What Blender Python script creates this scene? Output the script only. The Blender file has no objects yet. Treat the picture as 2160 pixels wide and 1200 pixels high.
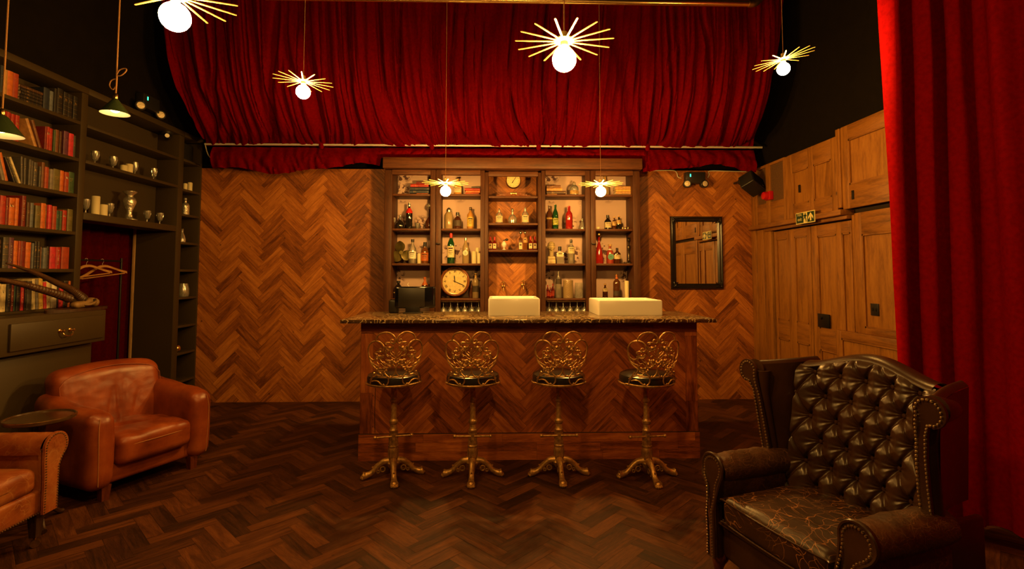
import bpy, bmesh, math, random
from mathutils import Vector, Matrix, noise
random.seed(7)
PI = math.pi
SC = bpy.context.scene
COL = SC.collection

# ------------------------------------------------------------------ camera
F = 1080.0
CAMZ = 1.51
YAW, PITCH = math.radians(1.43), math.radians(3.1)
PPX, PPY = 1080.0, 519.0                      # the optical axis in the 2160x1200 frame
cam_d = bpy.data.cameras.new('camera')
cam_d.lens = 18.0; cam_d.sensor_width = 36.0; cam_d.clip_start = 0.05
cam_d.shift_y = -(600 - PPY) / 2160.0
cam = bpy.data.objects.new('camera', cam_d); COL.objects.link(cam)
RM = Matrix.Rotation(-YAW, 3, 'Z') @ Matrix.Rotation(PI / 2 + PITCH, 3, 'X')
cam.matrix_world = Matrix.Translation((0, 0, CAMZ)) @ RM.to_4x4()
SC.camera = cam

def at(px, py, X=None, Y=None, Z=None):
    """world point seen at a pixel of the photograph, on the plane X=, Y= or Z="""
    d = RM @ Vector(((px - PPX) / F, (PPY - py) / F, -1.0))
    o = Vector((0, 0, CAMZ))
    if Y is not None: t = Y / d.y
    elif X is not None: t = X / d.x
    else: t = (Z - CAMZ) / d.z
    return o + d * t

# ------------------------------------------------------------------ light, exposure
SC.view_settings.view_transform = 'Standard'
SC.view_settings.look = 'None'
SC.view_settings.gamma = 1.0
SC.view_settings.exposure = 0.0
SC.view_settings.use_curve_mapping = False
W = bpy.data.worlds.new('world'); SC.world = W; W.use_nodes = True
W.node_tree.nodes['Background'].inputs[0].default_value = (1.0, 0.46, 0.08, 1)
W.node_tree.nodes['Background'].inputs[1].default_value = 0.012
try:
    SC.cycles.use_denoising = True
    SC.cycles.max_bounces = 6; SC.cycles.diffuse_bounces = 3; SC.cycles.glossy_bounces = 3
    SC.cycles.transmission_bounces = 6; SC.cycles.transparent_max_bounces = 12
    SC.cycles.caustics_reflective = False; SC.cycles.caustics_refractive = False
    SC.cycles.sample_clamp_indirect = 4.0
except Exception: pass
WARM = (1.0, 0.48, 0.09)
def point_light(name, loc, power, r=0.06, col=WARM):
    l = bpy.data.lights.new(name, 'POINT'); l.energy = power; l.color = col; l.shadow_soft_size = r
    o = bpy.data.objects.new(name, l); COL.objects.link(o); o.location = loc
    return o
# unseen fill lights added behind the camera to brighten chairs, floor and bar
for i, p in enumerate([(1.25, 0.35, 2.75), (-1.15, 0.1, 2.8), (0.1, -1.4, 2.8)]):
    point_light('fill_light_behind_camera', p, (24, 13, 12)[i])

# ------------------------------------------------------------------ geometry helpers
class MB:
    def __init__(s): s.v = []; s.f = []; s.m = []; s.uv = {}; s.rnd = {}
    def add(s, vs, fs, mi=0):
        o = len(s.v); s.v += [tuple(p) for p in vs]
        for f in fs: s.f.append([i + o for i in f]); s.m.append(mi)
        return s
    def box(s, x0, x1, y0, y1, z0, z1, mi=0):
        vs = [(x, y, z) for x in (x0, x1) for y in (y0, y1) for z in (z0, z1)]
        return s.add(vs, [(0,1,3,2),(4,6,7,5),(0,4,5,1),(2,3,7,6),(0,2,6,4),(1,5,7,3)], mi)
    def bbox(s, x0, x1, y0, y1, z0, z1, b=0.004, mi=0):
        """box with chamfered edges"""
        b = min(b, (x1-x0)*.45, (y1-y0)*.45, (z1-z0)*.45)
        return s.rbox((x0+x1)/2, (y0+y1)/2, (z0+z1)/2, x1-x0, y1-y0, z1-z0, b, 1, mi)
    def rbox(s, cx, cy, cz, sx, sy, sz, r, n=4, mi=0, fn=None, seg=0, M=None):
        """rounded box; n rings in each rounding, seg extra divisions on the flats; fn deforms (local) points"""
        def ticks(h):
            a = [-h + r*(1-math.cos(PI/2*i/n)) for i in range(n+1)]
            core = [-h + r + (2*h-2*r)*(i+1)/(seg+1) for i in range(seg)]
            return a + core + [-x for x in reversed(a)]
        h = (sx/2, sy/2, sz/2)
        r = min(r, min(h)*.999)
        T = [ticks(k) for k in h]
        idx = {}; vs = []; fs = []
        def vert(i, j, k):
            key = (i, j, k)
            if key in idx: return idx[key]
            p = Vector((T[0][i], T[1][j], T[2][k]))
            q = Vector([max(-h[a]+r, min(h[a]-r, p[a])) for a in range(3)])
            d = p - q
            if d.length > 1e-9:
                p = q + d.normalized()*r
            if fn: p = Vector(fn(p))
            p = p + Vector((cx, cy, cz))
            if M: p = M @ p
            idx[key] = len(vs); vs.append(p); return idx[key]
        N = [len(t)-1 for t in T]
        for a in range(3):
            b, c = (a+1) % 3, (a+2) % 3
            for side in (0, N[a]):
                for i in range(N[b]):
                    for j in range(N[c]):
                        q = []
                        for (di, dj) in ((0,0),(1,0),(1,1),(0,1)):
                            k = [0,0,0]; k[a] = side; k[b] = i+di; k[c] = j+dj
                            q.append(vert(*k))
                        if side == 0: q.reverse()
                        fs.append(q)
        return s.add(vs, fs, mi)
    def tube(s, pts, r, n=8, mi=0, closed=False, caps=True):
        pts = [Vector(p) for p in pts]; m = len(pts)
        rs = r if isinstance(r, (list, tuple)) else [r]*m
        vs = []; fs = []; up = None
        for i, p in enumerate(pts):
            a = pts[(i-1) % m] if (closed or i > 0) else p
            b = pts[(i+1) % m] if (closed or i < m-1) else p
            t = (b-a)
            if t.length < 1e-9: t = Vector((0,0,1))
            t.normalize()
            if up is None:
                up = Vector((0,0,1)) if abs(t.z) < .9 else Vector((1,0,0))
            u = up - t*up.dot(t)
            if u.length < 1e-5: u = t.orthogonal()
            u.normalize(); w = t.cross(u); up = u
            for k in range(n):
                an = 2*PI*k/n
                vs.append(p + (u*math.cos(an) + w*math.sin(an))*rs[i])
        for i in range(m if closed else m-1):
            j = (i+1) % m
            for k in range(n):
                l = (k+1) % n
                fs.append((i*n+k, i*n+l, j*n+l, j*n+k))
        if caps and not closed:
            fs.append(tuple(reversed(range(n)))); fs.append(tuple((m-1)*n+k for k in range(n)))
        return s.add(vs, fs, mi)
    def lathe(s, prof, c=(0,0,0), n=20, mi=0, M=None, sx=1, sy=1, close=True):
        """prof: list of (radius, z)"""
        vs = []; fs = []; m = len(prof)
        for (r, z) in prof:
            for k in range(n):
                a = 2*PI*k/n
                p = Vector((r*sx*math.cos(a), r*sy*math.sin(a), z))
                p = (M @ p) if M else p
                vs.append(p + Vector(c))
        for i in range(m-1):
            for k in range(n):
                l = (k+1) % n
                fs.append((i*n+k, i*n+l, (i+1)*n+l, (i+1)*n+k))
        if close:
            if prof[0][0] > 1e-6: fs.append(tuple(reversed(range(n))))
            if prof[-1][0] > 1e-6: fs.append(tuple((m-1)*n+k for k in range(n)))
        return s.add(vs, fs, mi)
    def ball(s, c, r, n=12, mi=0, sc=(1,1,1)):
        m = max(4, n//2)
        prof = [(r*math.sin(PI*i/m), -r*math.cos(PI*i/m)) for i in range(m+1)]
        M = Matrix.Diagonal(Vector(sc))
        return s.lathe(prof, c, n, mi, M, close=False)
    def prism(s, poly, fn, d0, d1, mi=0):
        """poly of (a,b); fn(a,b,d)->xyz"""
        n = len(poly)
        vs = [fn(a, b, d0) for a, b in poly] + [fn(a, b, d1) for a, b in poly]
        fs = [tuple(reversed(range(n))), tuple(range(n, 2*n))]
        fs += [(i, (i+1) % n, n+(i+1) % n, n+i) for i in range(n)]
        return s.add(vs, fs, mi)
    def grid(s, nu, nv, fn, mi=0, closed_u=False):
        o = []
        for i in range(nu + (0 if closed_u else 1)):
            for j in range(nv+1):
                o.append(fn(i/nu, j/nv))
        R = nu if closed_u else nu+1
        fs = []
        for i in range(nu):
            k = (i+1) % R
            for j in range(nv):
                fs.append((i*(nv+1)+j, k*(nv+1)+j, k*(nv+1)+j+1, i*(nv+1)+j+1))
        return s.add(o, fs, mi)
    def build(s, name, mat, parent=None, smooth=None, loc=None, rot=None):
        me = bpy.data.meshes.new(name)
        me.from_pydata(s.v, [], s.f); me.update()
        mats = mat if isinstance(mat, (list, tuple)) else [mat]
        for m in mats: me.materials.append(m)
        if len(mats) > 1: me.polygons.foreach_set('material_index', s.m)
        if s.uv:
            ul = me.uv_layers.new(name='UVMap')
            for fi, uvs in s.uv.items():
                p = me.polygons[fi]
                for k, li in enumerate(p.loop_indices): ul.data[li].uv = uvs[k]
            at_ = me.attributes.new('rnd', 'FLOAT', 'FACE')
            for fi, r in s.rnd.items(): at_.data[fi].value = r
        bm = bmesh.new(); bm.from_mesh(me)
        if not s.uv: bmesh.ops.recalc_face_normals(bm, faces=bm.faces)
        bm.to_mesh(me); bm.free()
        if smooth is not False:
            me.polygons.foreach_set('use_smooth', [True]*len(me.polygons))
            try: me.set_sharp_from_angle(angle=math.radians(smooth or 40))
            except Exception: pass
        o = bpy.data.objects.new(name, me); COL.objects.link(o)
        if parent: o.parent = parent
        if loc: o.location = loc
        if rot: o.rotation_euler = rot
        return o

def thing(name, label, cat, loc=(0,0,0), rz=0, group=None):
    o = bpy.data.objects.new(name, None); COL.objects.link(o)
    o.location = loc; o.rotation_euler = (0, 0, rz); o.empty_display_size = .1
    return tag(o, label, cat, group)
def tag(o, label, cat, group=None, kind=None):
    o['label'] = label; o['category'] = cat
    if group: o['group'] = group
    if kind: o['kind'] = kind
    return o
def struct(o):
    o['kind'] = 'structure'; return o
def dup(root, loc, rz, label):
    r = root.copy(); COL.objects.link(r); r.location = loc; r.rotation_euler = (0, 0, rz); r['label'] = label
    for ch in list(root.children):
        c = ch.copy(); COL.objects.link(c); c.parent = r
        for g in list(ch.children):
            d = g.copy(); COL.objects.link(d); d.parent = c
    return r
def arc(cx, cz, r, a0, a1, n):
    return [(cx + r*math.cos(math.radians(a0+(a1-a0)*i/n)), cz + r*math.sin(math.radians(a0+(a1-a0)*i/n))) for i in range(n+1)]
def spline(pts, n=6):
    """Catmull-Rom through points"""
    P = [Vector(p) for p in pts]; P = [P[0]*2-P[1]] + P + [P[-1]*2-P[-2]]; out = []
    for i in range(1, len(P)-2):
        for k in range(n):
            t = k/n
            out.append(.5*((2*P[i]) + (P[i+1]-P[i-1])*t + (2*P[i-1]-5*P[i]+4*P[i+1]-P[i+2])*t*t + (3*P[i]-P[i-1]-3*P[i+1]+P[i+2])*t**3))
    out.append(P[-2]); return out

# ------------------------------------------------------------------ materials
def new_mat(name):
    m = bpy.data.materials.new(name); m.use_nodes = True
    nt = m.node_tree; b = nt.nodes['Principled BSDF']
    return m, nt, b
def N(nt, t, **kw):
    n = nt.nodes.new(t)
    for k, v in kw.items():
        if k.startswith('i_'):
            key = k[2:]
            n.inputs[int(key) if key.isdigit() else key].default_value = v
        else: setattr(n, k, v)
    return n
def ramp(nt, stops):
    r = nt.nodes.new('ShaderNodeValToRGB'); e = r.color_ramp.elements
    while len(e) < len(stops): e.new(.5)
    for i, (p, c) in enumerate(stops):
        e[i].position = p; e[i].color = (*c, 1)
    return r
def plain(name, col, rough=.6, metal=0, var=0, vscale=8, bump=0, bscale=60, coat=0, spec=.5, sheen=0, emit=None, es=0):
    m, nt, b = new_mat(name)
    b.inputs['Base Color'].default_value = (*col, 1)
    b.inputs['Roughness'].default_value = rough
    b.inputs['Metallic'].default_value = metal
    b.inputs['Specular IOR Level'].default_value = spec
    b.inputs['Coat Weight'].default_value = coat
    b.inputs['Sheen Weight'].default_value = sheen
    tc = N(nt, 'ShaderNodeTexCoord')
    if emit:
        b.inputs['Emission Color'].default_value = (*emit, 1); b.inputs['Emission Strength'].default_value = es
    if var:
        nz = N(nt, 'ShaderNodeTexNoise'); nz.inputs['Scale'].default_value = vscale; nz.inputs['Detail'].default_value = 5
        nt.links.new(tc.outputs['Object'], nz.inputs['Vector'])
        r = ramp(nt, [(.25, tuple(c*(1-var) for c in col)), (.75, tuple(min(1, c*(1+var)) for c in col))])
        nt.links.new(nz.outputs['Fac'], r.inputs['Fac']); nt.links.new(r.outputs['Color'], b.inputs['Base Color'])
    if bump:
        n2 = N(nt, 'ShaderNodeTexNoise'); n2.inputs['Scale'].default_value = bscale; n2.inputs['Detail'].default_value = 4
        nt.links.new(tc.outputs['Object'], n2.inputs['Vector'])
        bp = N(nt, 'ShaderNodeBump'); bp.inputs['Strength'].default_value = bump; bp.inputs['Distance'].default_value = .01
        nt.links.new(n2.outputs['Fac'], bp.inputs['Height']); nt.links.new(bp.outputs['Normal'], b.inputs['Normal'])
    return m
def wood(name, dark, mid, light, rough=.5, axis='z', stretch=14, scale=3.0, planks=False, rvar=.5, bump=.15, spec=.5, knots=False, fine=1.0):
    m, nt, b = new_mat(name); L = nt.links.new
    tc = N(nt, 'ShaderNodeTexCoord'); mp = N(nt, 'ShaderNodeMapping')
    if planks:
        L(tc.outputs['UV'], mp.inputs['Vector']); mp.inputs['Scale'].default_value = (1, stretch, 1)
        at_ = N(nt, 'ShaderNodeAttribute', attribute_name='rnd')
    else:
        L(tc.outputs['Object'], mp.inputs['Vector'])
        s = [stretch]*3; s['xyz'.index(axis)] = 1
        mp.inputs['Scale'].default_value = s
    n1 = N(nt, 'ShaderNodeTexNoise'); n1.inputs['Scale'].default_value = scale; n1.inputs['Detail'].default_value = 6; n1.inputs['Distortion'].default_value = 1.2
    L(mp.outputs['Vector'], n1.inputs['Vector'])
    n2 = N(nt, 'ShaderNodeTexNoise'); n2.inputs['Scale'].default_value = scale*9*fine; n2.inputs['Detail'].default_value = 4
    L(mp.outputs['Vector'], n2.inputs['Vector'])
    mx = N(nt, 'ShaderNodeMath', operation='MULTIPLY_ADD'); mx.inputs[1].default_value = .35; L(n2.outputs['Fac'], mx.inputs[0]); 
    ad = N(nt, 'ShaderNodeMath', operation='MULTIPLY'); ad.inputs[1].default_value = .65; L(n1.outputs['Fac'], ad.inputs[0]); L(ad.outputs[0], mx.inputs[2])
    fac = mx.outputs[0]
    if planks:
        a1 = N(nt, 'ShaderNodeMath', operation='SUBTRACT'); L(at_.outputs['Fac'], a1.inputs[0]); a1.inputs[1].default_value = .5
        a2 = N(nt, 'ShaderNodeMath', operation='MULTIPLY_ADD'); L(a1.outputs[0], a2.inputs[0]); a2.inputs[1].default_value = rvar*.5; L(fac, a2.inputs[2])
        fac = a2.outputs[0]
    r = ramp(nt, [(.30, dark), (.52, mid), (.74, light)]); L(fac, r.inputs['Fac'])
    col = r.outputs['Color']
    if knots:
        vo = N(nt, 'ShaderNodeTexVoronoi'); vo.inputs['Scale'].default_value = 2.3
        mp2 = N(nt, 'ShaderNodeMapping'); L(tc.outputs['UV' if planks else 'Object'], mp2.inputs['Vector'])
        s = [1.6]*3
        if not planks: s['xyz'.index(axis)] = .8
        mp2.inputs['Scale'].default_value = s
        L(mp2.outputs['Vector'], vo.inputs['Vector'])
        kr = ramp(nt, [(.012, (.12,.1,.1)), (.05, (1,1,1))]); L(vo.outputs['Distance'], kr.inputs['Fac'])
        mm = N(nt, 'ShaderNodeMix', data_type='RGBA', blend_type='MULTIPLY'); mm.inputs['Factor'].default_value = 1
        L(col, mm.inputs[6]); L(kr.outputs['Color'], mm.inputs[7]); col = mm.outputs[2]
    L(col, b.inputs['Base Color'])
    rr = N(nt, 'ShaderNodeMapRange'); rr.inputs['To Min'].default_value = rough-.08; rr.inputs['To Max'].default_value = min(1, rough+.14)
    L(n1.outputs['Fac'], rr.inputs['Value']); L(rr.outputs[0], b.inputs['Roughness'])
    b.inputs['Specular IOR Level'].default_value = spec
    bp = N(nt, 'ShaderNodeBump'); bp.inputs['Strength'].default_value = bump; bp.inputs['Distance'].default_value = .004
    L(n2.outputs['Fac'], bp.inputs['Height']); L(bp.outputs['Normal'], b.inputs['Normal'])
    return m
def velvet(name, col, ripple=1):
    m, nt, b = new_mat(name); L = nt.links.new
    tc = N(nt, 'ShaderNodeTexCoord'); nz = N(nt, 'ShaderNodeTexNoise'); nz.inputs['Scale'].default_value = 40; nz.inputs['Detail'].default_value = 6
    L(tc.outputs['Object'], nz.inputs['Vector'])
    r = ramp(nt, [(.3, tuple(c*.8 for c in col)), (.7, tuple(c*1.2 for c in col))]); L(nz.outputs['Fac'], r.inputs['Fac'])
    L(r.outputs['Color'], b.inputs['Base Color'])
    b.inputs['Roughness'].default_value = .8; b.inputs['Specular IOR Level'].default_value = .02
    b.inputs['Sheen Weight'].default_value = .12; b.inputs['Sheen Roughness'].default_value = .35
    b.inputs['Sheen Tint'].default_value = (1, .015, .02, 1)
    n2 = N(nt, 'ShaderNodeTexNoise'); n2.inputs['Scale'].default_value = 220; L(tc.outputs['Object'], n2.inputs['Vector'])
    bp = N(nt, 'ShaderNodeBump'); bp.inputs['Strength'].default_value = .25; bp.inputs['Distance'].default_value = .003
    L(n2.outputs['Fac'], bp.inputs['Height']); L(bp.outputs['Normal'], b.inputs['Normal'])
    return m
def glass(name, col=(1,1,1), rough=.02, tint=.15, milk=0):
    """clear glass: fresnel gloss over see-through, so it stays cheap and casts soft shadows"""
    m, nt, b = new_mat(name); L = nt.links.new
    nt.nodes.remove(b); out = nt.nodes['Material Output']
    tr = N(nt, 'ShaderNodeBsdfTransparent'); tr.inputs['Color'].default_value = (*col, 1)
    gl = N(nt, 'ShaderNodeBsdfGlossy'); gl.inputs['Roughness'].default_value = rough
    fr = N(nt, 'ShaderNodeFresnel'); fr.inputs['IOR'].default_value = 1.5
    ma = N(nt, 'ShaderNodeMath', operation='MULTIPLY_ADD'); ma.inputs[1].default_value = 1.0; ma.inputs[2].default_value = tint*.25; L(fr.outputs[0], ma.inputs[0])
    mx = N(nt, 'ShaderNodeMixShader'); L(ma.outputs[0], mx.inputs[0]); L(tr.outputs[0], mx.inputs[1]); L(gl.outputs[0], mx.inputs[2])
    sh = mx.outputs[0]
    if milk:
        df = N(nt, 'ShaderNodeBsdfDiffuse'); df.inputs['Color'].default_value = (.9, .85, .75, 1)
        m2 = N(nt, 'ShaderNodeMixShader'); m2.inputs[0].default_value = milk; L(sh, m2.inputs[1]); L(df.outputs[0], m2.inputs[2]); sh = m2.outputs[0]
    L(sh, out.inputs['Surface'])
    return m
M = {}
M['oak_wall'] = wood('oak_wall', (.13,.032,.004), (.38,.118,.015), (.62,.23,.038), rough=.48, planks=True, stretch=9, scale=2.6, rvar=.50, knots=True)
M['oak_floor'] = wood('oak_floor', (.018,.0052,.0012), (.062,.0175,.0036), (.135,.041,.009), rough=.56, spec=.25, planks=True, stretch=9, scale=2.6, rvar=.58, knots=True)
M['oak_bar'] = wood('oak_bar', (.10,.019,.003), (.36,.088,.012), (.58,.18,.030), rough=.45, planks=True, stretch=9, scale=2.6, rvar=.45)
M['groove'] = plain('groove', (.02,.008,.003), .9)
M['pine'] = wood('pine', (.12,.040,.004), (.28,.108,.011), (.38,.16,.020), rough=.5, axis='z', stretch=10, scale=2.2, knots=True, bump=.1)
M['pine_rail'] = wood('pine_rail', (.10,.034,.004), (.25,.093,.010), (.35,.143,.018), rough=.5, axis='y', stretch=10, scale=2.2, knots=True, bump=.1)
M['pine_panel'] = wood('pine_panel', (.14,.048,.005), (.29,.113,.012), (.38,.16,.020), rough=.5, axis='z', stretch=8, scale=2.6, bump=.08)
M['rough_panel'] = plain('rough_panel', (.11,.048,.010), .8, var=.35, vscale=60, bump=.6, bscale=90)
M['walnut'] = wood('walnut', (.026,.007,.002), (.065,.020,.005), (.11,.037,.010), rough=.5, axis='z', stretch=12, scale=3, spec=.3)
M['walnut_shelf'] = wood('walnut_shelf', (.04,.012,.004), (.10,.032,.009), (.16,.055,.015), rough=.5, axis='x', stretch=12, scale=3, spec=.3)
M['cornice'] = wood('cornice', (.045,.012,.003), (.105,.030,.006), (.17,.053,.011), rough=.5, axis='x', stretch=12, scale=2.4, knots=True)
M['olive'] = plain('olive_paint', (.046,.029,.008), .5, var=.08, vscale=3, bump=.05, bscale=40)
M['olive_back'] = plain('olive_back', (.042,.026,.007), .6, var=.1, vscale=3)
M['black_cloth'] = plain('black_cloth', (.006,.0036,.0015), .95, spec=.12, var=.25, vscale=12, bump=.5, bscale=120)
M['ceiling'] = plain('ceiling_black', (.006,.004,.003), .9)
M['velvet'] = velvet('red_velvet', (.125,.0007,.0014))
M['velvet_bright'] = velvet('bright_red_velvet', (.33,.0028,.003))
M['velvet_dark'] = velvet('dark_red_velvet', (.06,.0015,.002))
M['brass'] = plain('brass', (.80,.52,.20), .25, 1, var=.08)
M['lamp_brass'] = plain('lamp_brass', (.85,.60,.22), .42, .55)
M['old_brass'] = plain('old_brass', (.42,.25,.09), .36, 1, var=.45, vscale=30)
M['bronze'] = plain('antique_bronze', (.50,.28,.09), .42, .72, var=.55, vscale=45)
M['steel'] = plain('steel', (.62,.58,.52), .3, 1)
M['rail'] = plain('rail_silver', (.80,.76,.66), .4, .5)
M['black_metal'] = plain('black_metal', (.02,.018,.016), .4, .6)
M['black_plastic'] = plain('black_plastic', (.016,.014,.013), .35)
M['dark_wood'] = wood('dark_wood', (.02,.009,.004), (.05,.02,.009), (.08,.035,.014), rough=.35, axis='z')
M['cream'] = plain('cream_wax', (.72,.62,.36), .5, spec=.4)
M['white_ceramic'] = plain('white_ceramic', (.80,.78,.72), .22, spec=.5)
M['chalk'] = plain('chalk_white', (.75,.70,.58), .6)
M['glass'] = glass('clear_glass', (.93,.92,.88), .03, .35)
M['glass_cut'] = glass('cut_glass', (.92,.90,.84), .16, .7, .13)
M['crystal'] = plain('silvered_glass', (.85,.75,.62), .16, .85, var=.3, vscale=50, bump=.8, bscale=60)
# ------------------------------------------------------------------ room
D = 6.2                     # back wall
XR, XL = 3.14, -3.577       # right wall, front plane of the bookcase wall
WTOP = 2.78                 # top of the wood panelling
CEIL = 4.7
def clip(poly, u0, u1, v0, v1):
    for ax, lim, sg in ((0,u0,1),(0,u1,-1),(1,v0,1),(1,v1,-1)):
        out = []
        for i in range(len(poly)):
            a, b = poly[i], poly[(i+1) % len(poly)]
            ia, ib = sg*(a[ax]-lim) >= 0, sg*(b[ax]-lim) >= 0
            if ia: out.append(a)
            if ia != ib:
                t = (lim-a[ax])/(b[ax]-a[ax])
                out.append((a[0]+(b[0]-a[0])*t, a[1]+(b[1]-a[1])*t))
        poly = out
        if len(poly) < 3: return []
    return poly
def herring(mb, u0, u1, v0, v1, fn, Wd=.0883, n=4, ou=0, ov=0, gap=.0007, tilt=0.0004, mi=0, seed=1, flip=1):
    """herringbone boards over a rectangle; columns run along v; fn(u,v,h)->xyz"""
    rg = random.Random(seed); q = math.sqrt(.5)
    R = int((abs(u1-u0)+abs(v1-v0)+2*max(abs(ou), abs(ov)))/Wd)+10
    cu, cv = (u0+u1)/2, (v0+v1)/2
    ca, cb = ((cu-ou)*q+(cv-ov)*q)/Wd, (-(cu-ou)*q+(cv-ov)*q)/Wd
    ia, ib = int(ca), int(cb)
    rad = int((abs(u1-u0)+abs(v1-v0))*.75/Wd)+n+2
    for x in range(ia-rad, ia+rad):
        for y in range(ib-rad, ib+rad):
            k = (x-y) % (2*n)
            if k == 0: a0, a1, b0, b1, lng = x, x+n, y, y+1, 0
            elif k == n: a0, a1, b0, b1, lng = x, x+1, y-n+1, y+1, 1
            else: continue
            P = [((a-b)*q*Wd+ou, (a+b)*q*Wd+ov) for a, b in ((a0,b0),(a1,b0),(a1,b1),(a0,b1))]
            c = (sum(p[0] for p in P)/4, sum(p[1] for p in P)/4)
            if not (u0-.4 < c[0] < u1+.4 and v0-.4 < c[1] < v1+.4): continue
            # shrink for the joint
            P = [(p[0]+(c[0]-p[0])*0, p[1]) for p in P]
            d = (q, q) if not lng else (-q, q); e = (-d[1], d[0])
            def uvw(p):
                du, dv = p[0]-c[0], p[1]-c[1]
                return du*d[0]+dv*d[1], du*e[0]+dv*e[1]
            P2 = []
            for p in P:
                l, w = uvw(p)
                l = l - math.copysign(gap, l); w = w - math.copysign(gap, w)
                P2.append((c[0]+l*d[0]+w*e[0], c[1]+l*d[1]+w*e[1]))
            r = rg.random(); ou_, ov_ = rg.uniform(0, 50), rg.uniform(0, 50)
            tl, tw = rg.uniform(-tilt, tilt)/.18, rg.uniform(-tilt, tilt)/.044
            poly = clip(P2, u0, u1, v0, v1)
            if len(poly) < 3: continue
            vs = []; uvs = []
            for p in poly:
                l, w = uvw(p)
                vs.append(fn(p[0], p[1], .0016 + l*tl + w*tw)); uvs.append((l+ou_, w+ov_))
            fi = len(mb.f); mb.add(vs, [tuple(range(len(vs)))], mi)
            mb.uv[fi] = uvs; mb.rnd[fi] = r
def strip_boards(mb, u0, u1, v0, v1, fn, Ld, Wd, mi=0, seed=3, vertical=False):
    rg = random.Random(seed)
    if vertical:
        g = lambda a, b, h: fn(b, a, h); ra, rb = (v0, v1), (u0, u1)
    else: g = fn; ra, rb = (u0, u1), (v0, v1)
    n = max(1, round((rb[1]-rb[0])/Wd)); w = (rb[1]-rb[0])/n
    for j in range(n):
        a = ra[0] - rg.uniform(0, Ld*.8)
        while a < ra[1]:
            l = Ld*rg.uniform(.8, 1.2); a0, a1 = max(ra[0], a), min(ra[1], a+l-.0012)
            a += l
            if a1-a0 < .01: continue
            b0, b1 = rb[0]+j*w+.0006, rb[0]+(j+1)*w-.0006
            ox, oy = rg.uniform(0, 50), rg.uniform(0, 50)
            fi = len(mb.f); P = [(a0,b0),(a1,b0),(a1,b1),(a0,b1)]
            if vertical: P.reverse()
            mb.add([g(p[0], p[1], .0018) for p in P], [(0,1,2,3)], mi)
            mb.uv[fi] = [(p[0]+ox, p[1]+oy) for p in P]; mb.rnd[fi] = rg.random()

# floor
mb = MB(); herring(mb, -4.2, 3.4, .3, D+.05, lambda u, v, h: (u, v, h-.0016), ou=.05, ov=0, tilt=.0007, seed=5)
nf = len(mb.f)
mb.add([(-4.6,-3.2,-.0019),(3.6,-3.2,-.0019),(3.6,D+.3,-.0019),(-4.6,D+.3,-.0019)], [(0,1,2,3)], 1)
mb.uv[nf] = [(0,0)]*4
struct(mb.build('floor', [M['oak_floor'], M['groove']], smooth=False))
# back wall: boards on a backing, black cloth above
mb = MB()
U0 = at(468.8, 500, Y=D).x
herring(mb, XL-.01, XR+.02, 0.0, WTOP, lambda u, v, h: (u, D-h, v), ou=U0, ov=.03, tilt=.0005, seed=11)
nf = len(mb.f)
mb.box(-4.6, 3.6, D, D+.12, 0, WTOP, 1)
for i in range(nf, len(mb.f)): mb.uv[i] = [(0,0)]*len(mb.f[i])
struct(mb.build('wall_back', [M['oak_wall'], M['groove']], smooth=False))
mb = MB(); mb.box(-4.6, 3.6, D+.14, D+.24, WTOP, CEIL); struct(mb.build('wall_back_upper', M['black_cloth'], smooth=False))
mb = MB(); mb.box(-4.6, 3.6, -3.2, D+.3, CEIL, CEIL+.1); struct(mb.build('ceiling', M['ceiling'], smooth=False))
mb = MB(); mb.box(-4.6, 3.6, -3.3, -3.2, 0, CEIL); struct(mb.build('wall_front', M['black_cloth'], smooth=False))
mb = MB(); mb.box(XR+.04, XR+.2, -3.2, D+.2, 0, CEIL)
struct(mb.build('wall_right', M['black_cloth'], smooth=False))
# left: upper cloth wall over the bookcase, wall behind the shelves and behind the doorway curtain
mb = MB(); mb.box(XL-.25, XL-.045, -3.2, D+.14, 3.125, CEIL); struct(mb.build('wall_left_upper', M['black_cloth'], smooth=False))
mb = MB(); mb.box(-4.55, -4.45, -3.2, D+.2, 0, CEIL); struct(mb.build('wall_left', M['black_cloth'], smooth=False))

# ------------------------------------------------------------------ velvet canopy over the bar
YR, ZR = 5.895, at(1050, 307.5, Y=5.895).z
PROF = spline([(5.19,4.69),(5.18,4.35),(5.18,4.0),(5.20,3.70),(5.28,3.44),(5.44,3.22),(5.64,3.09),(5.80,ZR+.045),(5.90,ZR+.018),(5.925,ZR-.01)], 10)
XA, XB = at(438, 305, Y=YR).x, at(1600, 305, Y=YR).x
TIES = [at(x, 305, Y=YR).x for x in (678, 911, 1136, 1366)]
def fold_n(x, t):
    s = 0
    for k, (f, a) in enumerate(((2.3,.5),(5.1,.55),(9.7,.38),(19.0,.22),(37.0,.12))):
        w = noise.noise(Vector((x*f, t*.55+k*7.3, k*3.1)))
        s += a*(1-abs(w)*2.2 if k in (1,2) else w)
    for k, (f, a) in enumerate(((3.1,1.0),(6.3,.55),(12.0,.30))):     # sharp creases between soft folds
        w = noise.noise(Vector((x*f+.35*math.sin(t*2+x), t*.35+k*11.3, 20+k*5.1)))
        s -= a*math.exp(-(w/.07)**2)
    return s
ELP = ((-60,330),(0,336),(60,345),(120,357),(185,375),(240,401),(270,419),(295,434),(305,438),(330,438))
ERP = ((-60,1684),(0,1675),(90,1663),(180,1641),(240,1621),(290,1603),(305,1600),(330,1600))
def sum_lerp(y, T):
    if y <= T[0][0]: return T[0][1]
    for (a, b), (c, d) in zip(T, T[1:]):
        if y <= c: return b+(d-b)*(y-a)/(c-a)
    return T[-1][1]
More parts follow.
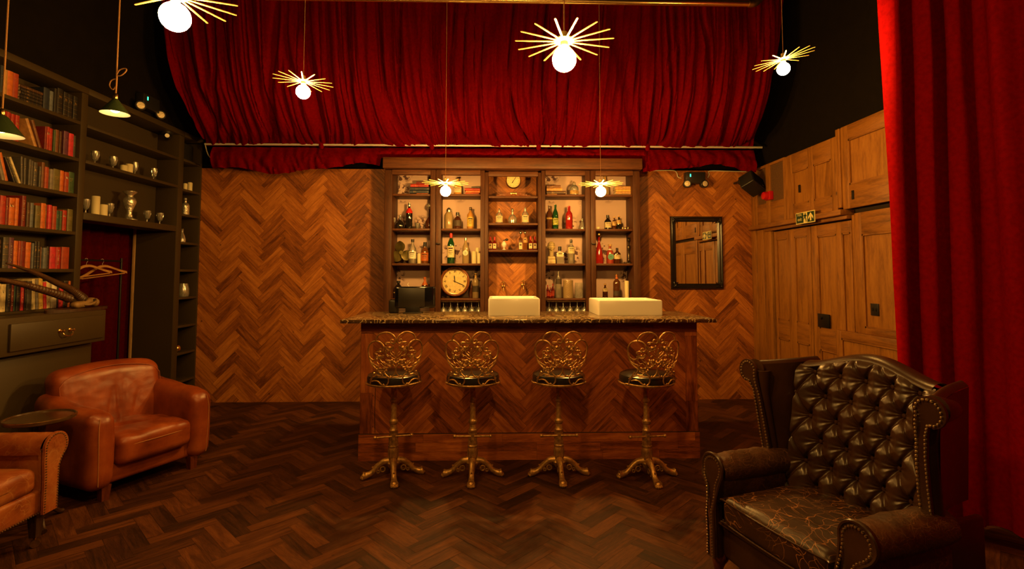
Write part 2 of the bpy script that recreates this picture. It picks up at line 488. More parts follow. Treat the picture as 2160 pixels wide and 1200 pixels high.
def canopy(u, v):
    i = v*(len(PROF)-1); k = min(int(i), len(PROF)-2); p = PROF[k].lerp(PROF[k+1], i-k)
    q = PROF[min(k+1, len(PROF)-1)]-PROF[k]; nrm = Vector((-q.y, q.x)).normalized()
    if nrm.x > 0: nrm = -nrm
    py = 577-(p.y-CAMZ)*F/p.x
    el = sum_lerp(py, ELP); er = sum_lerp(py, ERP)
    x0 = XA + (XB-XA)*u
    xs = x = (el-1053)/F*p.x + ((er-el)/F*p.x)*u
    g = max(0, v-.45)/.55
    nd = min(TIES, key=lambda t: abs(t-x)); d = nd-x
    x2 = x + d*math.exp(-(d/.42)**2)*.72*g**1.5          # gathered at the ties
    x2 = x2 + .04*math.sin(x*2.1)*(1-v)*min(1, min(u, 1-u)*12)
    # the whole cloth sags in at its two free edges towards the top
    a = .030 + .034*math.sin(PI*min(1, v*1.05))
    if v > .93: a *= max(.25, (1-v)/.07)
    h = fold_n(x0 + .10*v*math.sin(x0*1.7), v*2)*a*1.25
    pull = math.exp(-(d/.14)**2)*g**3*.02
    edge = min(u, 1-u); 
    e = max(0, .012-edge)*2.0
    return (x2, p.x + nrm.x*h + pull, p.y + nrm.y*h*.9 - (0.0 if v<.98 else 0))
mb = MB(); mb.grid(760, 120, canopy)
t = thing('velvet_canopy', 'deep red velvet canopy billowing from the ceiling over the bar', 'drape')
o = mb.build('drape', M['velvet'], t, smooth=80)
# lower valance hanging under the rail
def hem(x):
    base = .24 + .035*math.sin(x*1.9+.8) + .03*math.sin(x*4.3) + .015*math.sin(x*9)
    if -1.38 < x < 1.68: base = min(base, ZR-.015-2.862)
    return base
def valance(u, v):
    x = XA+.02 + (XB-XA-.04)*u
    nd = min(TIES, key=lambda t: abs(t-x)); d = nd-x
    g = (1-v)
    x2 = x + d*math.exp(-(d/.3)**2)*.6*g**1.5
    h = fold_n(x*1.3+5, v)*.035*(.4+v)
    z = ZR-.015 - hem(x)*v - .03*math.exp(-(d/.35)**2)*v*(0 if -1.4 < x < 1.7 else 1)
    return (x2, YR+.075 - h - .04*math.sin(PI*v), z)
mb = MB(); mb.grid(300, 14, valance); mb.build('valance', M['velvet'], t, smooth=80)
for tx in TIES:
    mb = MB(); mb.lathe([(.016,-.05),(.024,-.035),(.030,-.012),(.033,.012),(.028,.03),(.016,.045)], (tx, YR+.005, ZR), 14)
    mb.build('gathered_knot', M['velvet'], t)
mb = MB(); a, b_ = at(432, 305, Y=YR), at(1602, 305, Y=YR)
mb.tube([(a.x, YR, ZR), (b_.x+.03, YR, ZR)], .0125, 12)
o = mb.build('curtain_rail', M['rail']); tag(o, 'long thin silver rail crossing above the bar shelves under the red canopy', 'rail')
# copper pipe across the ceiling
YP = 4.55
p0, p1 = at(560, -6, Y=YP), at(1583, 8, Y=YP)
mb = MB(); mb.tube([p0, p1], .028, 16)
t = thing('ceiling_pipe', 'brass coloured pipe running across the top above the canopy', 'pipe', p1)
o = mb.build('pipe', M['brass'], t); 
for v in o.data.vertices: v.co -= p1
mb = MB(); mb.tube([(0,0,0),(.025,0,0),(.05,.0,.008),(.07,.0,.026),(.12,0,.09),(.30,.0,.36)], .031, 16)
mb.lathe([(.034,-.02),(.034,.02)], (0,0,0), 16, M=Matrix.Rotation(PI/2,3,'Y')); mb.build('elbow', M['old_brass'], t)
mb = MB(); mb.box(.285,.315,-.012,.012,.34, CEIL-p1.z); mb.box(-2.4,-2.37,-.006,.006,.02,CEIL-p1.z); mb.box(-.9,-.87,-.006,.006,.02,CEIL-p1.z); mb.build('hanger', M['black_metal'], t)

# ------------------------------------------------------------------ right-hand velvet curtain
ctl = spline([at(1876,500,Y=3.12).xy, (2.55,3.11), (2.80,3.09), (2.98,3.0), (3.04,2.75), (3.05,2.2), (3.05,1.5), (3.05,.6)], 24)
L_ = [0]
for i in range(1, len(ctl)): L_.append(L_[-1]+(ctl[i]-ctl[i-1]).length)
def curt(u, v):
    s = u*L_[-1]
    k = 0
    while k < len(L_)-2 and L_[k+1] < s: k += 1
    f = (s-L_[k])/(L_[k+1]-L_[k]); p = ctl[k].lerp(ctl[k+1], f); q = (ctl[k+1]-ctl[k]).normalized()
    nrm = Vector((q.y, -q.x))
    if nrm.y > 0 and q.x > .5: nrm = -nrm
    z = 4.6*(1-v) + .01
    ph = s*2*PI/.21 + 1.2*math.sin(s*3.7) + .25*math.sin(z*1.3+s*5)
    a = (.062+.022*math.sin(s*7+1))*(1-.25*math.sin(z*.9+s*3))
    w = math.sin(ph); w = math.copysign(abs(w)**.7, w)
    h = a*w + .006*noise.noise(Vector((s*22, z*.7, 3))) + .010*noise.noise(Vector((s*6, z*1.6, 9)))
    return (p.x+nrm.x*h, p.y+nrm.y*h, z)
mb = MB(); mb.grid(420, 60, curt)
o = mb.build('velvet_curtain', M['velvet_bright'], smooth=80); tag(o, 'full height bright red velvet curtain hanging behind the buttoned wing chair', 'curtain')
# ------------------------------------------------------------------ right wall: reclaimed pine doors and panelling
def yR(px, X=XR): return X*F/(px-1053.0)          # depth of a pixel column on the right wall
def panel_frame(name, y0, y1, z0, z1, stiles, rails, panels, mat_s='pine', mat_r='pine_rail', mat_p='pine_panel', X=XR, th=.04, rec=.016, parent=None, mold=True):
    """framed and panelled leaf on a plane X: stiles [(ya,yb)], rails [(za,zb)], panels [(ya,yb,za,zb)]"""
    mb = MB()
    for a, b in stiles: mb.bbox(X-th, X, a, b, z0, z1, .003, 0)
    for a, b, c, d in rails: mb.bbox(X-th+.0006, X, c, d, a, b, .003, 1)
    for a, b, c, d in panels:
        mb.box(X-th+rec, X-.002, a-.004, b+.004, c-.004, d+.004, 2)
        if mold:
            w = .014; x0, x1 = X-th-.001, X-th+rec
            for (ya, yb, za, zb, axis) in ((a,b,c,c+w,'y'),(a,b,d-w,d,'y'),(a,a+w,c,d,'z'),(b-w,b,c,d,'z')):
                mb.add([(x0+.003,ya,za),(x0+.003,yb,za),(x0+.003,yb,zb),(x0+.003,ya,zb),
                        (x1,ya,za),(x1,yb,za),(x1,yb,zb),(x1,ya,zb)],
                       [(0,1,2,3),(0,4,5,1),(1,5,6,2),(2,6,7,3),(3,7,4,0)], 1 if axis == 'y' else 0)
    return mb
PM = [M['pine'], M['pine_rail'], M['pine_panel']]
Yj = 6.19
# corner post, rough boards beside the doors, lintel
mb = MB()
mb.bbox(XR-.05, XR+.03, 6.08, Yj, 0, 2.075, .004); mb.bbox(XR-.038, XR+.03, 5.93, 6.078, 0, 2.03, .004)
mb.bbox(XR-.028, XR+.03, 5.78, 5.928, 0, 2.03, .004)
struct(mb.build('trim_1', M['pine']))
mb = MB(); mb.bbox(XR-.10, XR+.03, yR(1812), 6.16, 2.035, 2.085, .006); mb.bbox(XR-.045, XR+.03, yR(1812), 5.9, 2.00, 2.034, .004)
struct(mb.build('trim_2', M['pine_rail']))
# dark rebate behind the leaves
mb = MB(); mb.box(XR+.031, XR+.039, -3.2, D, 0, WTOP-.02); struct(mb.build('wall_right_backing', M['groove']))
# leaf 1
y0, y1 = yR(1724.5), yR(1645)
a0, a1, b0, b1 = yR(1716), yR(1689), yR(1673), yR(1649.5)
mb = panel_frame('door_1', y0, y1, .02, 1.985,
    [(y0, a0), (a1, b0), (b1, y1)],
    [(1.90,1.985,a0,b1), (.80,1.0,a0,a1), (.80,1.0,b0,b1), (.02,.22,a0,b1)],
    [(a0,a1,1.0,1.90), (b0,b1,1.0,1.90), (a0,a1,.22,.80), (b0,b1,.22,.80)], X=XR+.02)
d1 = struct(mb.build('door_1', PM))
# leaf 2
y0, y1 = yR(1815), yR(1726.5)
a0, a1, b0, b1 = yR(1812), yR(1793), yR(1781), yR(1739)
mb = panel_frame('door_2', y0, y1, .02, 1.985, [(y0, a0), (a1, b0), (b1, y1)],
    [(1.88,1.985,a0,a1), (1.88,1.985,b0,b1), (.78,.98,a0,a1), (.78,.98,b0,b1), (.02,.22,a0,b1)],
    [(a0,a1,.98,1.88), (b0,b1,.98,1.88), (a0,a1,.22,.78), (b0,b1,.22,.78)], X=XR+.02)
d2 = struct(mb.build('door_2', PM))
mb = MB(); ya, yb = yR(1762), yR(1737)
mb.bbox(XR-.03, XR-.018, ya, yb, .995, 1.125, .003); mb.lathe([(.012,0),(.012,.012),(.008,.014)], (XR-.03, (ya+yb)/2+.02, 1.085), 12, M=Matrix.Rotation(-PI/2,3,'Y'))
mb.build('door_lock', M['black_metal'], d2)
# tall panel to the right of the leaves, and the half door fixed across its foot
Ye = 3.1
def ypanel(name, y0, y1, z0, z1, sw, rt, rb, X, nump=1, mp='pine_panel'):
    w = (y1-y0-2*sw); panels = []; st = [(y0, y0+sw), (y1-sw, y1)]
    pw = (w-(nump-1)*sw)/nump
    for i in range(nump):
        a = y0+sw+i*(pw+sw); panels.append((a, a+pw, z0+rb, z1-rt))
        if i: st.append((a-sw, a))
    mb = panel_frame(name, y0, y1, z0, z1, st, [(z1-rt, z1, p[0], p[1]) for p in panels]+[(z0, z0+rb, p[0], p[1]) for p in panels], panels, X=X, mat_p=mp)
    return mb
mb = MB(); mb.bbox(XR-.012, XR+.03, yR(1822), yR(1815), 1.0, 2.03, .003); struct(mb.build('trim_3', M['pine']))
y = yR(1822.5); i = 4
mb = ypanel('trim', y-.66, y-.004, 1.0, 2.04, .085, .19, .05, XR+.015); struct(mb.build('trim_4', PM))
mb = ypanel('trim', y-1.30, y-.664, 1.0, 2.04, .085, .19, .05, XR+.015); struct(mb.build('trim_5', PM))
y = yR(1783)
mb = ypanel('trim', y-.86, y, .52, 1.0, .07, .07, .06, XR-.02); struct(mb.build('trim_6', PM))
mb = ypanel('trim', y-.86, y, .02, .515, .07, .07, .10, XR-.02); struct(mb.build('trim_7', PM))
mb = ypanel('trim', y-1.62, y-.864, .02, 1.0, .08, .09, .10, XR-.02); struct(mb.build('trim_8', PM))
# upper run of panelling
zl = 2.088
y0, y1 = yR(1676), Yj
mb = panel_frame('trim', y0, y1, zl, WTOP, [(y0,y0+.03),(5.75,5.84),(y1-.14,y1)], [(zl,2.33,y0+.03,5.75),(zl,2.33,5.84,y1-.14),(WTOP-.03,WTOP,y0+.03,y1-.14)],
    [(y0+.03,5.75,2.33,WTOP-.03),(5.84,y1-.14,2.33,WTOP-.03)], mold=False)
struct(mb.build('trim_9', [M['pine'], M['pine_rail'], M['rough_panel']]))
mb = MB(); mb.bbox(XR-.035, XR+.02, yR(1684), yR(1676)-.002, zl, WTOP-.005, .003); struct(mb.build('trim_10', M['pine']))
y0, y1 = yR(1794), yR(1684)-.003
mb = ypanel('trim', y0, y1, zl, WTOP-.006, .085, .19, .14, XR-.005, 2); o11 = struct(mb.build('trim_11', PM))
y = yR(1794)-.003
mb = MB(); mb.bbox(XR-.052, XR+.02, y-.055, y, zl+.02, WTOP+.05, .003); struct(mb.build('trim_12', M['pine']))
mb = ypanel('trim', y-.72, y-.057, zl, WTOP+.055, .09, .13, .21, XR+.0, 1); struct(mb.build('trim_13', PM))
mb = ypanel('trim', y-1.45, y-.723, zl, WTOP+.0, .09, .13, .21, XR+.0, 2); struct(mb.build('trim_14', PM))
# hinges left on the old doors
for (px, py) in ((1685.5, 398), (1798.5, 411)):
    p = at(px, py, X=XR-.045); mb = MB(); mb.bbox(p.x-.003, p.x+.006, p.y-.012, p.y+.012, p.z-.04, p.z+.04, .002)
    mb.build('hinge', M['black_metal'], o11)
# fire exit sign
SG = plain('sign_green', (.004,.030,.012), .5); SY = plain('sign_glow_cream', (.72,.62,.25), .5)
pa, pb = at(1679, 462, X=XR-.105), at(1719, 456, X=XR-.105)
sx = XR-.106; sw = pa.y-pb.y; cz_ = at(1699, 458.5, X=XR-.105).z; sh = .115
t = thing('fire_exit_sign', 'green and cream fire exit sign with running figure and up arrow on the door lintel', 'sign', (sx, pa.y, cz_))
def sp(a, b, d=0): return (-d, -a*sw, (b-.5)*sh)      # a along the sign from its left end, b up
mb = MB(); mb.box(0, .005, -sw, 0, -sh/2, sh/2); mb.build('plate', SY, t)
mb = MB(); 
for (a, b) in ((.03,.415),(.62,.97)):
    mb = MB(); mb.prism([(a,.07),(b,.07),(b,.93),(a,.93)], lambda x, y, d: sp(x, y, d), .0005, .0012); mb.build('green_field', SG, t)
mb = MB(); mb.prism([(.795,.86),(.925,.50),(.925,.28),(.83,.52),(.83,.16),(.76,.16),(.76,.52),(.665,.28),(.665,.50)], lambda x, y, d: sp(x, y, d), .0012, .002)
mb.build('arrow', SY, t)
mb = MB()
for P in ([(.50,.90),(.53,.90),(.54,.84),(.52,.79),(.49,.80),(.485,.86)], [(.47,.76),(.54,.78),(.575,.66),(.60,.64),(.60,.58),(.56,.60),(.53,.52),(.56,.42),(.575,.12),(.54,.12),(.52,.38),(.48,.50),(.47,.40),(.43,.34),(.43,.40),(.45,.50),(.47,.62),(.44,.60),(.425,.66),(.43,.70)]):
    mb.prism(P, lambda x, y, d: sp(x, y, d), .0006, .0014)
mb.build('running_figure', SG, t)
def text_on(name, body, size, mat, parent, loc, rot, extrude=.0006, align='CENTER'):
    cu = bpy.data.curves.new(name, 'FONT'); cu.body = body; cu.size = size; cu.extrude = extrude; cu.align_x = align; cu.align_y = 'CENTER'
    o = bpy.data.objects.new(name, cu); COL.objects.link(o); cu.materials.append(mat)
    dg = bpy.context.evaluated_depsgraph_get(); me = bpy.data.meshes.new_from_object(o.evaluated_get(dg)); bpy.data.objects.remove(o)
    o = bpy.data.objects.new(name, me); COL.objects.link(o); o.parent = parent; o.location = loc; o.rotation_euler = rot; return o
text_on('lettering', 'Fire\nexit', sh*.40, SY, t, sp(.215, .60, .0014), (PI/2, 0, -PI/2))
# light switch
p = at(1841.5, 653, X=XR-.03)
t = thing('light_switch', 'square black light switch on the pine panel right of the doors', 'switch', (XR-.0015, p.y, p.z))
p.x = XR+.015-.04+.016
t.location.x = p.x
mb = MB(); mb.bbox(-.009, 0, -.045, .045, -.05, .05, .002); mb.build('plate', M['black_plastic'], t)
for k in (-.018, .018):
    mb = MB(); mb.bbox(-.014, -.009, k-.008, k+.008, -.014, .014, .002); mb.build('rocker', M['black_metal'], t)
# red alarm sounder
p = at(1622, 413, X=XR-.05)
RED = plain('alarm_red', (.50,.008,.01), .3)
t = thing('fire_alarm', 'red alarm sounder on rough panel above the doors', 'alarm', (XR-.024, p.y, p.z))
Rx = Matrix.Rotation(-PI/2, 3, 'Y')
mb = MB(); mb.bbox(-.05, 0, -.055, .055, -.05, .05, .008); mb.build('housing', RED, t)
mb = MB(); mb.lathe([(.048,.05),(.048,.075),(.042,.095),(.028,.10),(.0,.10)], (0,0.0,0), 20, M=Rx); mb.build('sounder_dome', RED, t)

# ------------------------------------------------------------------ left bookcase, one fitted unit per bay
def yL(px, X=XL): return X*F/(px-1053.0)
BD = .24                                  # depth of shelves
OL = M['olive']
BZ = 1.21                                 # top of the drawer cabinet
S1 = [2.811, 2.492, 2.185, 1.866, 1.551]  # shelf tops, section over the cabinet
yA0, yA1 = 2.7, yL(176)                   # bay 1 opening
mbt = thing('bookcase', 'tall olive brown fitted bookcase full of old books', 'bookcase', (XL, 0, 0))
def place(mb, name, parent, mat=OL): return mb.build(name, mat, parent)
mb = MB(); mb.bbox(-BD, 0, yA1, yL(189), BZ+.002, 3.065, .002); place(mb, 'side_panel', mbt)
mb = MB(); mb.bbox(-BD, 0, yA0-.04, yA0, BZ+.002, 3.065, .002); place(mb, 'side_panel', mbt)
for z in S1:
    mb = MB(); mb.bbox(-BD, -.002, yA0, yA1, z-.028, z, .002); place(mb, 'shelf', mbt)
mb = MB(); mb.bbox(-BD, 0, yA0, yA1, BZ+.001, 1.232, .002); place(mb, 'shelf', mbt)
mb = MB(); mb.box(-BD-.02, -BD-.001, yA0-.04, yL(189), BZ, 3.065); place(mb, 'back_panel', mbt, M['olive_back'])
mb = MB(); mb.bbox(-BD, .006, yA0-.04, yL(189), 3.067, 3.122, .003); place(mb, 'top_beam', mbt)
# bay 2, over the doorway
yB0, yB1 = yL(190), yL(381)
ov = thing('display_shelves', 'olive brown open shelves with glasses and candles above the curtained doorway', 'shelves', (XL, 0, 0))
for z, th in ((2.807,.028), (2.495,.028), (2.04,.062)):
    mb = MB(); mb.bbox(-BD, -.001, yB0, yB1, z-th, z, .002); place(mb, 'shelf', ov)
mb = MB(); mb.bbox(-BD, 0, yB1, yL(391), 0, 3.065, .002); place(mb, 'side_panel', ov)
mb = MB(); mb.box(-BD-.02, -BD-.001, yB0, yB1, 1.98, 3.065); place(mb, 'back_panel', ov, M['olive_back'])
mb = MB(); mb.bbox(-BD, .006, yL(189)+.001, yL(391), 3.067, 3.122, .003); place(mb, 'top_beam', ov)
# bay 3, narrow shelves in the corner
yC0, yC1 = yL(391)+.002, yL(427)
nr = thing('corner_shelves', 'narrow olive brown corner shelves beside the herringbone wall', 'shelves', (XL, 0, 0))
S3 = [2.815, 2.475, 2.19, 1.87, 1.56, 1.248, .93, .625, .31]
for z in S3:
    mb = MB(); mb.bbox(-BD, -.001, yC0, yC1, z-.026, z, .002); place(mb, 'shelf', nr)
mb = MB(); mb.bbox(-BD, 0, yC1, D-.004, 0, 3.065, .002); place(mb, 'side_panel', nr)
mb = MB(); mb.box(-BD-.02, -BD-.001, yC0, D-.006, 0, 3.065); place(mb, 'back_panel', nr, M['olive_back'])
mb = MB(); mb.bbox(-BD, .006, yC0, D-.004, 3.067, 3.122, .003); place(mb, 'top_beam', nr)
# doorway: painted jamb, raw timber edge, lintel box over the deep passage
mb = MB(); mb.box(XL-.43, XL-BD-.022, yB1+.03, yB1+.06, 0, 2.04); mb.box(XL-BD-.022, XL-.002, yB1-.008, yB1-.001, 0, 1.975); mb.box(XL-.43, XL-BD-.022, yB1-.008, yB1+.03, 0, 2.04)
struct(mb.build('trim_15', OL))
mb = MB(); mb.bbox(XL-.465, XL-.432, yB1-.010, yB1+.01, 0, 2.03, .003); struct(mb.build('trim_16', wood('raw_pine', (.30,.16,.06), (.55,.33,.13), (.66,.42,.18), axis='z')))
mb = MB(); mb.box(XL-.9, XL-BD-.022, yL(190)-.35, yB1+.06, 2.06, 2.12); struct(mb.build('trim_17', OL))
def dcurt(u, v):
    y = 3.9 + u*(6.0-3.9); z = 2.05*(1-v)+.01
    h = .035*math.sin(y*34+math.sin(y*5)*1.5+v*.6) + .02*noise.noise(Vector((y*5, z*.8, 1)))
    return (XL-.53+h*.9 - .10*v*0, y, z)
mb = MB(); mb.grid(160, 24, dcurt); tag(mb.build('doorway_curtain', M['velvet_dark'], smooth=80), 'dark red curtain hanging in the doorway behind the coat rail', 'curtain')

# drawer cabinet under bay 1
XC, XK = -3.30, -3.41
cb = thing('drawer_cabinet', 'olive brown mantel height cabinet with drawers below the bookshelves', 'cabinet', (XC, 0, 0))
yE = yL(244, XC)
mb = MB(); mb.bbox(-.55, .0, 2.7, yE, .955, BZ, .003); mb.build('drawer_case', OL, cb)
mb = MB(); mb.bbox(-.55, XK-XC, 2.7, yL(218, XK), 0, .953, .003); mb.build('base_panel', OL, cb)
mb = MB(); mb.bbox(XK-XC, XK-XC+.012, 2.75, yL(18, XK)-.03, .03, .93, .003); mb.build('lower_door', OL, cb)
mb = MB(); mb.bbox(XK-XC, XK-XC+.012, yL(18, XK), yL(214, XK), .03, .93, .003); mb.build('lower_door', OL, cb)
for (ya, yb, hy) in ((yL(50, XC), yE-.03, yL(158, XC)), (2.75, yL(22, XC), 3.1)):
    mb = MB(); mb.bbox(0, .018, ya, yb, .985, 1.17, .003); dr = mb.build('drawer', OL, cb)
    mb = MB()
    pts = spline([(.03, hy-.045, 1.085), (.045, hy-.043, 1.062), (.05, hy-.02, 1.045), (.05, hy, 1.043), (.05, hy+.02, 1.045), (.045, hy+.043, 1.062), (.03, hy+.045, 1.085)], 5)
    mb.tube(pts, .0045, 8)
    for k in (-.045, .045):
        mb.lathe([(.014,0),(.014,.003),(.006,.006),(.006,.02),(.011,.026),(.009,.034),(0,.036)], (.018, hy+k, 1.085), 12, M=Matrix.Rotation(PI/2,3,'Y'))
    o = mb.build('handle', M['brass'], dr); o['label'] = 'polished brass swan neck handle'

# ------------------------------------------------------------------ bar
YB = 4.26; bx0, bx1 = at(762, 700, Y=YB).x, at(1469, 700, Y=YB).x
bar = thing('bar_counter', 'herringbone fronted oak bar body standing behind the four stools', 'bar', ((bx0+bx1)/2, YB, 0))
bw = (bx1-bx0)/2
mb = MB(); fr = lambda u, v, h: (u, -h, v)
herring(mb, -bw+.10, bw-.10, .215, 1.075, fr, ou=-.03, ov=.02, tilt=.0006, seed=21)
nf = len(mb.f); mb.box(-bw, bw, 0, .62, 0, 1.116, 1)
for i in range(nf, len(mb.f)): mb.uv[i] = [(0,0)]*len(mb.f[i])
mb.build('front_boards', [M['oak_bar'], M['groove']], bar, smooth=False)
mb = MB(); strip_boards(mb, -bw, -bw+.10, .215, 1.10, fr, .5, .10, vertical=True, seed=4); mb.build('edge_board', M['oak_bar'], bar, smooth=False)
mb = MB(); strip_boards(mb, bw-.10, bw, .215, 1.10, fr, .5, .10, vertical=True, seed=6); mb.build('edge_board', M['oak_bar'], bar, smooth=False)
mb = MB(); strip_boards(mb, -bw-.006, bw+.006, 0, .212, lambda u, v, h: (u, -h-.012, v), .55, .0707, seed=9)
nf = len(mb.f); mb.box(-bw-.006, bw+.006, -.012, .02, 0, .213, 1)
for i in range(nf, len(mb.f)): mb.uv[i] = [(0,0)]*len(mb.f[i])
mb.build('skirting', [M['oak_bar'], M['groove']], bar, smooth=False)
mb = MB(); strip_boards(mb, -bw, bw, 1.03, 1.115, lambda u, v, h: (u, -h-.008, v), .9, .085, seed=19)
nf = len(mb.f); mb.box(-bw, bw, -.008, .0, 1.03, 1.115, 1)
for i in range(nf, len(mb.f)): mb.uv[i] = [(0,0)]*len(mb.f[i])
mb.build('top_board', [M['oak_bar'], M['groove']], bar, smooth=False)
for s in (-1, 1):
    mb = MB(); strip_boards(mb, 0, .62, 0, 1.10, (lambda u, v, h, s=s: (s*(bw+h), u, v)), .5, .0886, vertical=True, seed=14)
    mb.build('end_boards', M['oak_bar'], bar, smooth=False)
# marble
m, nt, b = new_mat('dark_marble'); L = nt.links.new
tc = N(nt, 'ShaderNodeTexCoord'); mp = N(nt, 'ShaderNodeMapping'); mp.inputs['Scale'].default_value = (1, 2.2, 1); L(tc.outputs['Object'], mp.inputs['Vector'])
n1 = N(nt, 'ShaderNodeTexNoise'); n1.inputs['Scale'].default_value = 9; n1.inputs['Detail'].default_value = 10; n1.inputs['Roughness'].default_value = .68; n1.inputs['Distortion'].default_value = 2.5; L(mp.outputs[0], n1.inputs['Vector'])
wv = N(nt, 'ShaderNodeTexWave'); wv.inputs['Scale'].default_value = 4.5; wv.inputs['Distortion'].default_value = 16; wv.inputs['Detail'].default_value = 5; wv.inputs['Detail Scale'].default_value = 2.4; L(mp.outputs[0], wv.inputs['Vector'])
r1 = ramp(nt, [(.35, (.02,.012,.007)), (.55, (.085,.045,.02)), (.68, (.25,.15,.065)), (.78, (.06,.03,.015))]); L(n1.outputs['Fac'], r1.inputs['Fac'])
r2 = ramp(nt, [(.86, (0,0,0)), (.96, (1,1,1))]); L(wv.outputs['Fac'], r2.inputs['Fac'])
mx = N(nt, 'ShaderNodeMix', data_type='RGBA'); L(r2.outputs['Color'], mx.inputs['Factor']); L(r1.outputs['Color'], mx.inputs[6]); mx.inputs[7].default_value = (.55,.40,.20,1)
L(mx.outputs[2], b.inputs['Base Color']); b.inputs['Roughness'].default_value = .16
M['marble'] = m
cx0, cx1 = at(717, 673, Y=4.1).x, at(1513, 671, Y=4.1).x
def slab(mb, x0, x1, y0, y1, z0, z1):
    mb.bbox(x0, x1, y0, y1, z0, z1, .006)
mb = MB(); slab(mb, cx0, cx1, 4.10, 4.97, 1.118, 1.147)
o = mb.build('bar_worktop', M['marble']); tag(o, 'long dark veined marble worktop on the herringbone bar', 'worktop')
# sinks standing on the worktop
def sink(x0, x1, y0, y1, z0, z1, label):
    t = thing('butler_sink', label, 'sink', ((x0+x1)/2, (y0+y1)/2, z0), group='butler sinks')
    w, d, h = (x1-x0)/2, (y1-y0)/2, z1-z0; k = .030
    mb = MB(); prof = [(0,0),(0,h-.012),(.0035,h-.0035),(.012,h),(k-.010,h),(k-.002,h-.006),(k+.002,h-.02),(k+.012,.05),(k+.045,.022)]
    R_ = []
    for i, (a, z) in enumerate(prof):
        c = max(.004, .016-a*.3); q = []
        for sx_, sy_, a0 in ((1,1,0),(-1,1,90),(-1,-1,180),(1,-1,270)):
            for j in range(5):
                an = math.radians(a0+90*j/4); q.append((sx_*(w-a-c)+c*math.cos(an), sy_*(d-a-c)+c*math.sin(an), z))
        R_.append(q)
    vs = [p for q in R_ for p in q]; m_ = 20
    fs = [(i*m_+j, i*m_+(j+1) % m_, (i+1)*m_+(j+1) % m_, (i+1)*m_+j) for i in range(len(prof)-1) for j in range(m_)]
    fs += [tuple(range(m_-1, -1, -1)), tuple((len(prof)-1)*m_+j for j in range(m_))]
    mb.add(vs, fs); mb.build('basin', M['white_ceramic'], t)
    mb = MB(); mb.lathe([(.035,0),(.035,.004),(.02,.005),(.0,.003)], (0,0,.023), 16); mb.build('drain', M['steel'], t)
s1a, s1b = at(1030, 640, Y=4.47).x, at(1139, 640, Y=4.47).x
sink(s1a, s1b, 4.47, 4.93, 1.148, 1.148+.15, 'smaller white ceramic sink on the bar in front of the centre shelves')
s2a, s2b = at(1262, 640, Y=4.47).x, at(1398, 640, Y=4.47).x
sink(s2a, s2b, 4.47, 4.955, 1.148, 1.148+.132, 'wider white ceramic sink near the right end of the bar')
# back counter on the right, lower worktop piece
# ------------------------------------------------------------------ back bar shelves
YS = 5.85
def xs(px, Y=YS): return at(px, 560, Y=Y).x
ZS = [2.431, 2.03, 1.629, 1.228, .84]
m, nt, b = new_mat('toile_paper'); L = nt.links.new
tc = N(nt, 'ShaderNodeTexCoord')
vo = N(nt, 'ShaderNodeTexVoronoi'); vo.inputs['Scale'].default_value = 3.1; L(tc.outputs['Object'], vo.inputs['Vector'])
n1 = N(nt, 'ShaderNodeTexNoise'); n1.inputs['Scale'].default_value = 26; n1.inputs['Detail'].default_value = 5; L(tc.outputs['Object'], n1.inputs['Vector'])
r1 = ramp(nt, [(.27, (1,1,1)), (.42, (0,0,0))]); L(vo.outputs['Distance'], r1.inputs['Fac'])
r2 = ramp(nt, [(.50, (0,0,0)), (.535, (1,1,1))]); L(n1.outputs['Fac'], r2.inputs['Fac'])
ma = N(nt, 'ShaderNodeMath', operation='MULTIPLY'); L(r1.outputs['Color'], ma.inputs[0]); L(r2.outputs['Color'], ma.inputs[1])
mx = N(nt, 'ShaderNodeMix', data_type='RGBA'); L(ma.outputs[0], mx.inputs['Factor']); mx.inputs[6].default_value = (.58,.40,.34,1); mx.inputs[7].default_value = (.09,.035,.03,1)
L(mx.outputs[2], b.inputs['Base Color']); b.inputs['Roughness'].default_value = .75
M['toile'] = m
def cabinet(name, label, px, mids):
    """px = outer edges, mids = (inner edge a, inner edge b) of the middle post"""
    x0, x1 = xs(px[0]), xs(px[3]); t = thing(name, label, 'cabinet', ((x0+x1)/2, YS, 0), group='glazed bar back cabinets'); c = (x0+x1)/2
    i0, i1 = xs(px[1])-c, xs(px[2])-c; m0, m1 = xs(mids[0])-c, xs(mids[1])-c; h = (x1-x0)/2
    for a, b_ in ((-h, i0-.0), (i1, h)):
        mb = MB(); mb.bbox(a, b_, .0, .345, 0, 2.70, .004); mb.build('side_post', M['walnut'], t)
    mb = MB(); mb.bbox(m0, (m0+m1)/2-.002, -.02, .03, .86, 2.70, .004); mb.bbox((m0+m1)/2+.002, m1, -.02, .03, .86, 2.70, .004); mb.bbox(m0+.02, m1-.02, .032, .34, 0, 2.70, .003)
    mb.build('middle_post', M['walnut'], t)
    mb = MB(); mb.bbox(i0, m0, -.018, .03, 2.645, 2.70, .004); mb.build('top_rail', M['walnut_shelf'], t)
    mb = MB(); mb.bbox(m1, i1, -.018, .03, 2.645, 2.70, .004); mb.build('top_rail', M['walnut_shelf'], t)
    for z in ZS:
        for a, b_ in ((i0, m0+.02), (m1-.02, i1)):
            mb = MB(); mb.bbox(a+.001, b_-.001, .034, .325, z-.024, z, .003); mb.build('shelf', M['walnut_shelf'], t)
    mb = MB(); mb.box(i0, i1, .33, .338, .5, 2.70); mb.build('patterned_back', M['toile'], t)
    mb = MB(); x = (m0+m1)/2+.012 if px[0] < 1000 else (m0+m1)/2+.01
    mb.tube([(x, -.02, 1.86), (x, -.045, 1.855), (x+.03, -.05, 1.85), (x+.045, -.045, 1.855)], .006, 8); mb.build('latch', M['black_metal'], t)
    return t
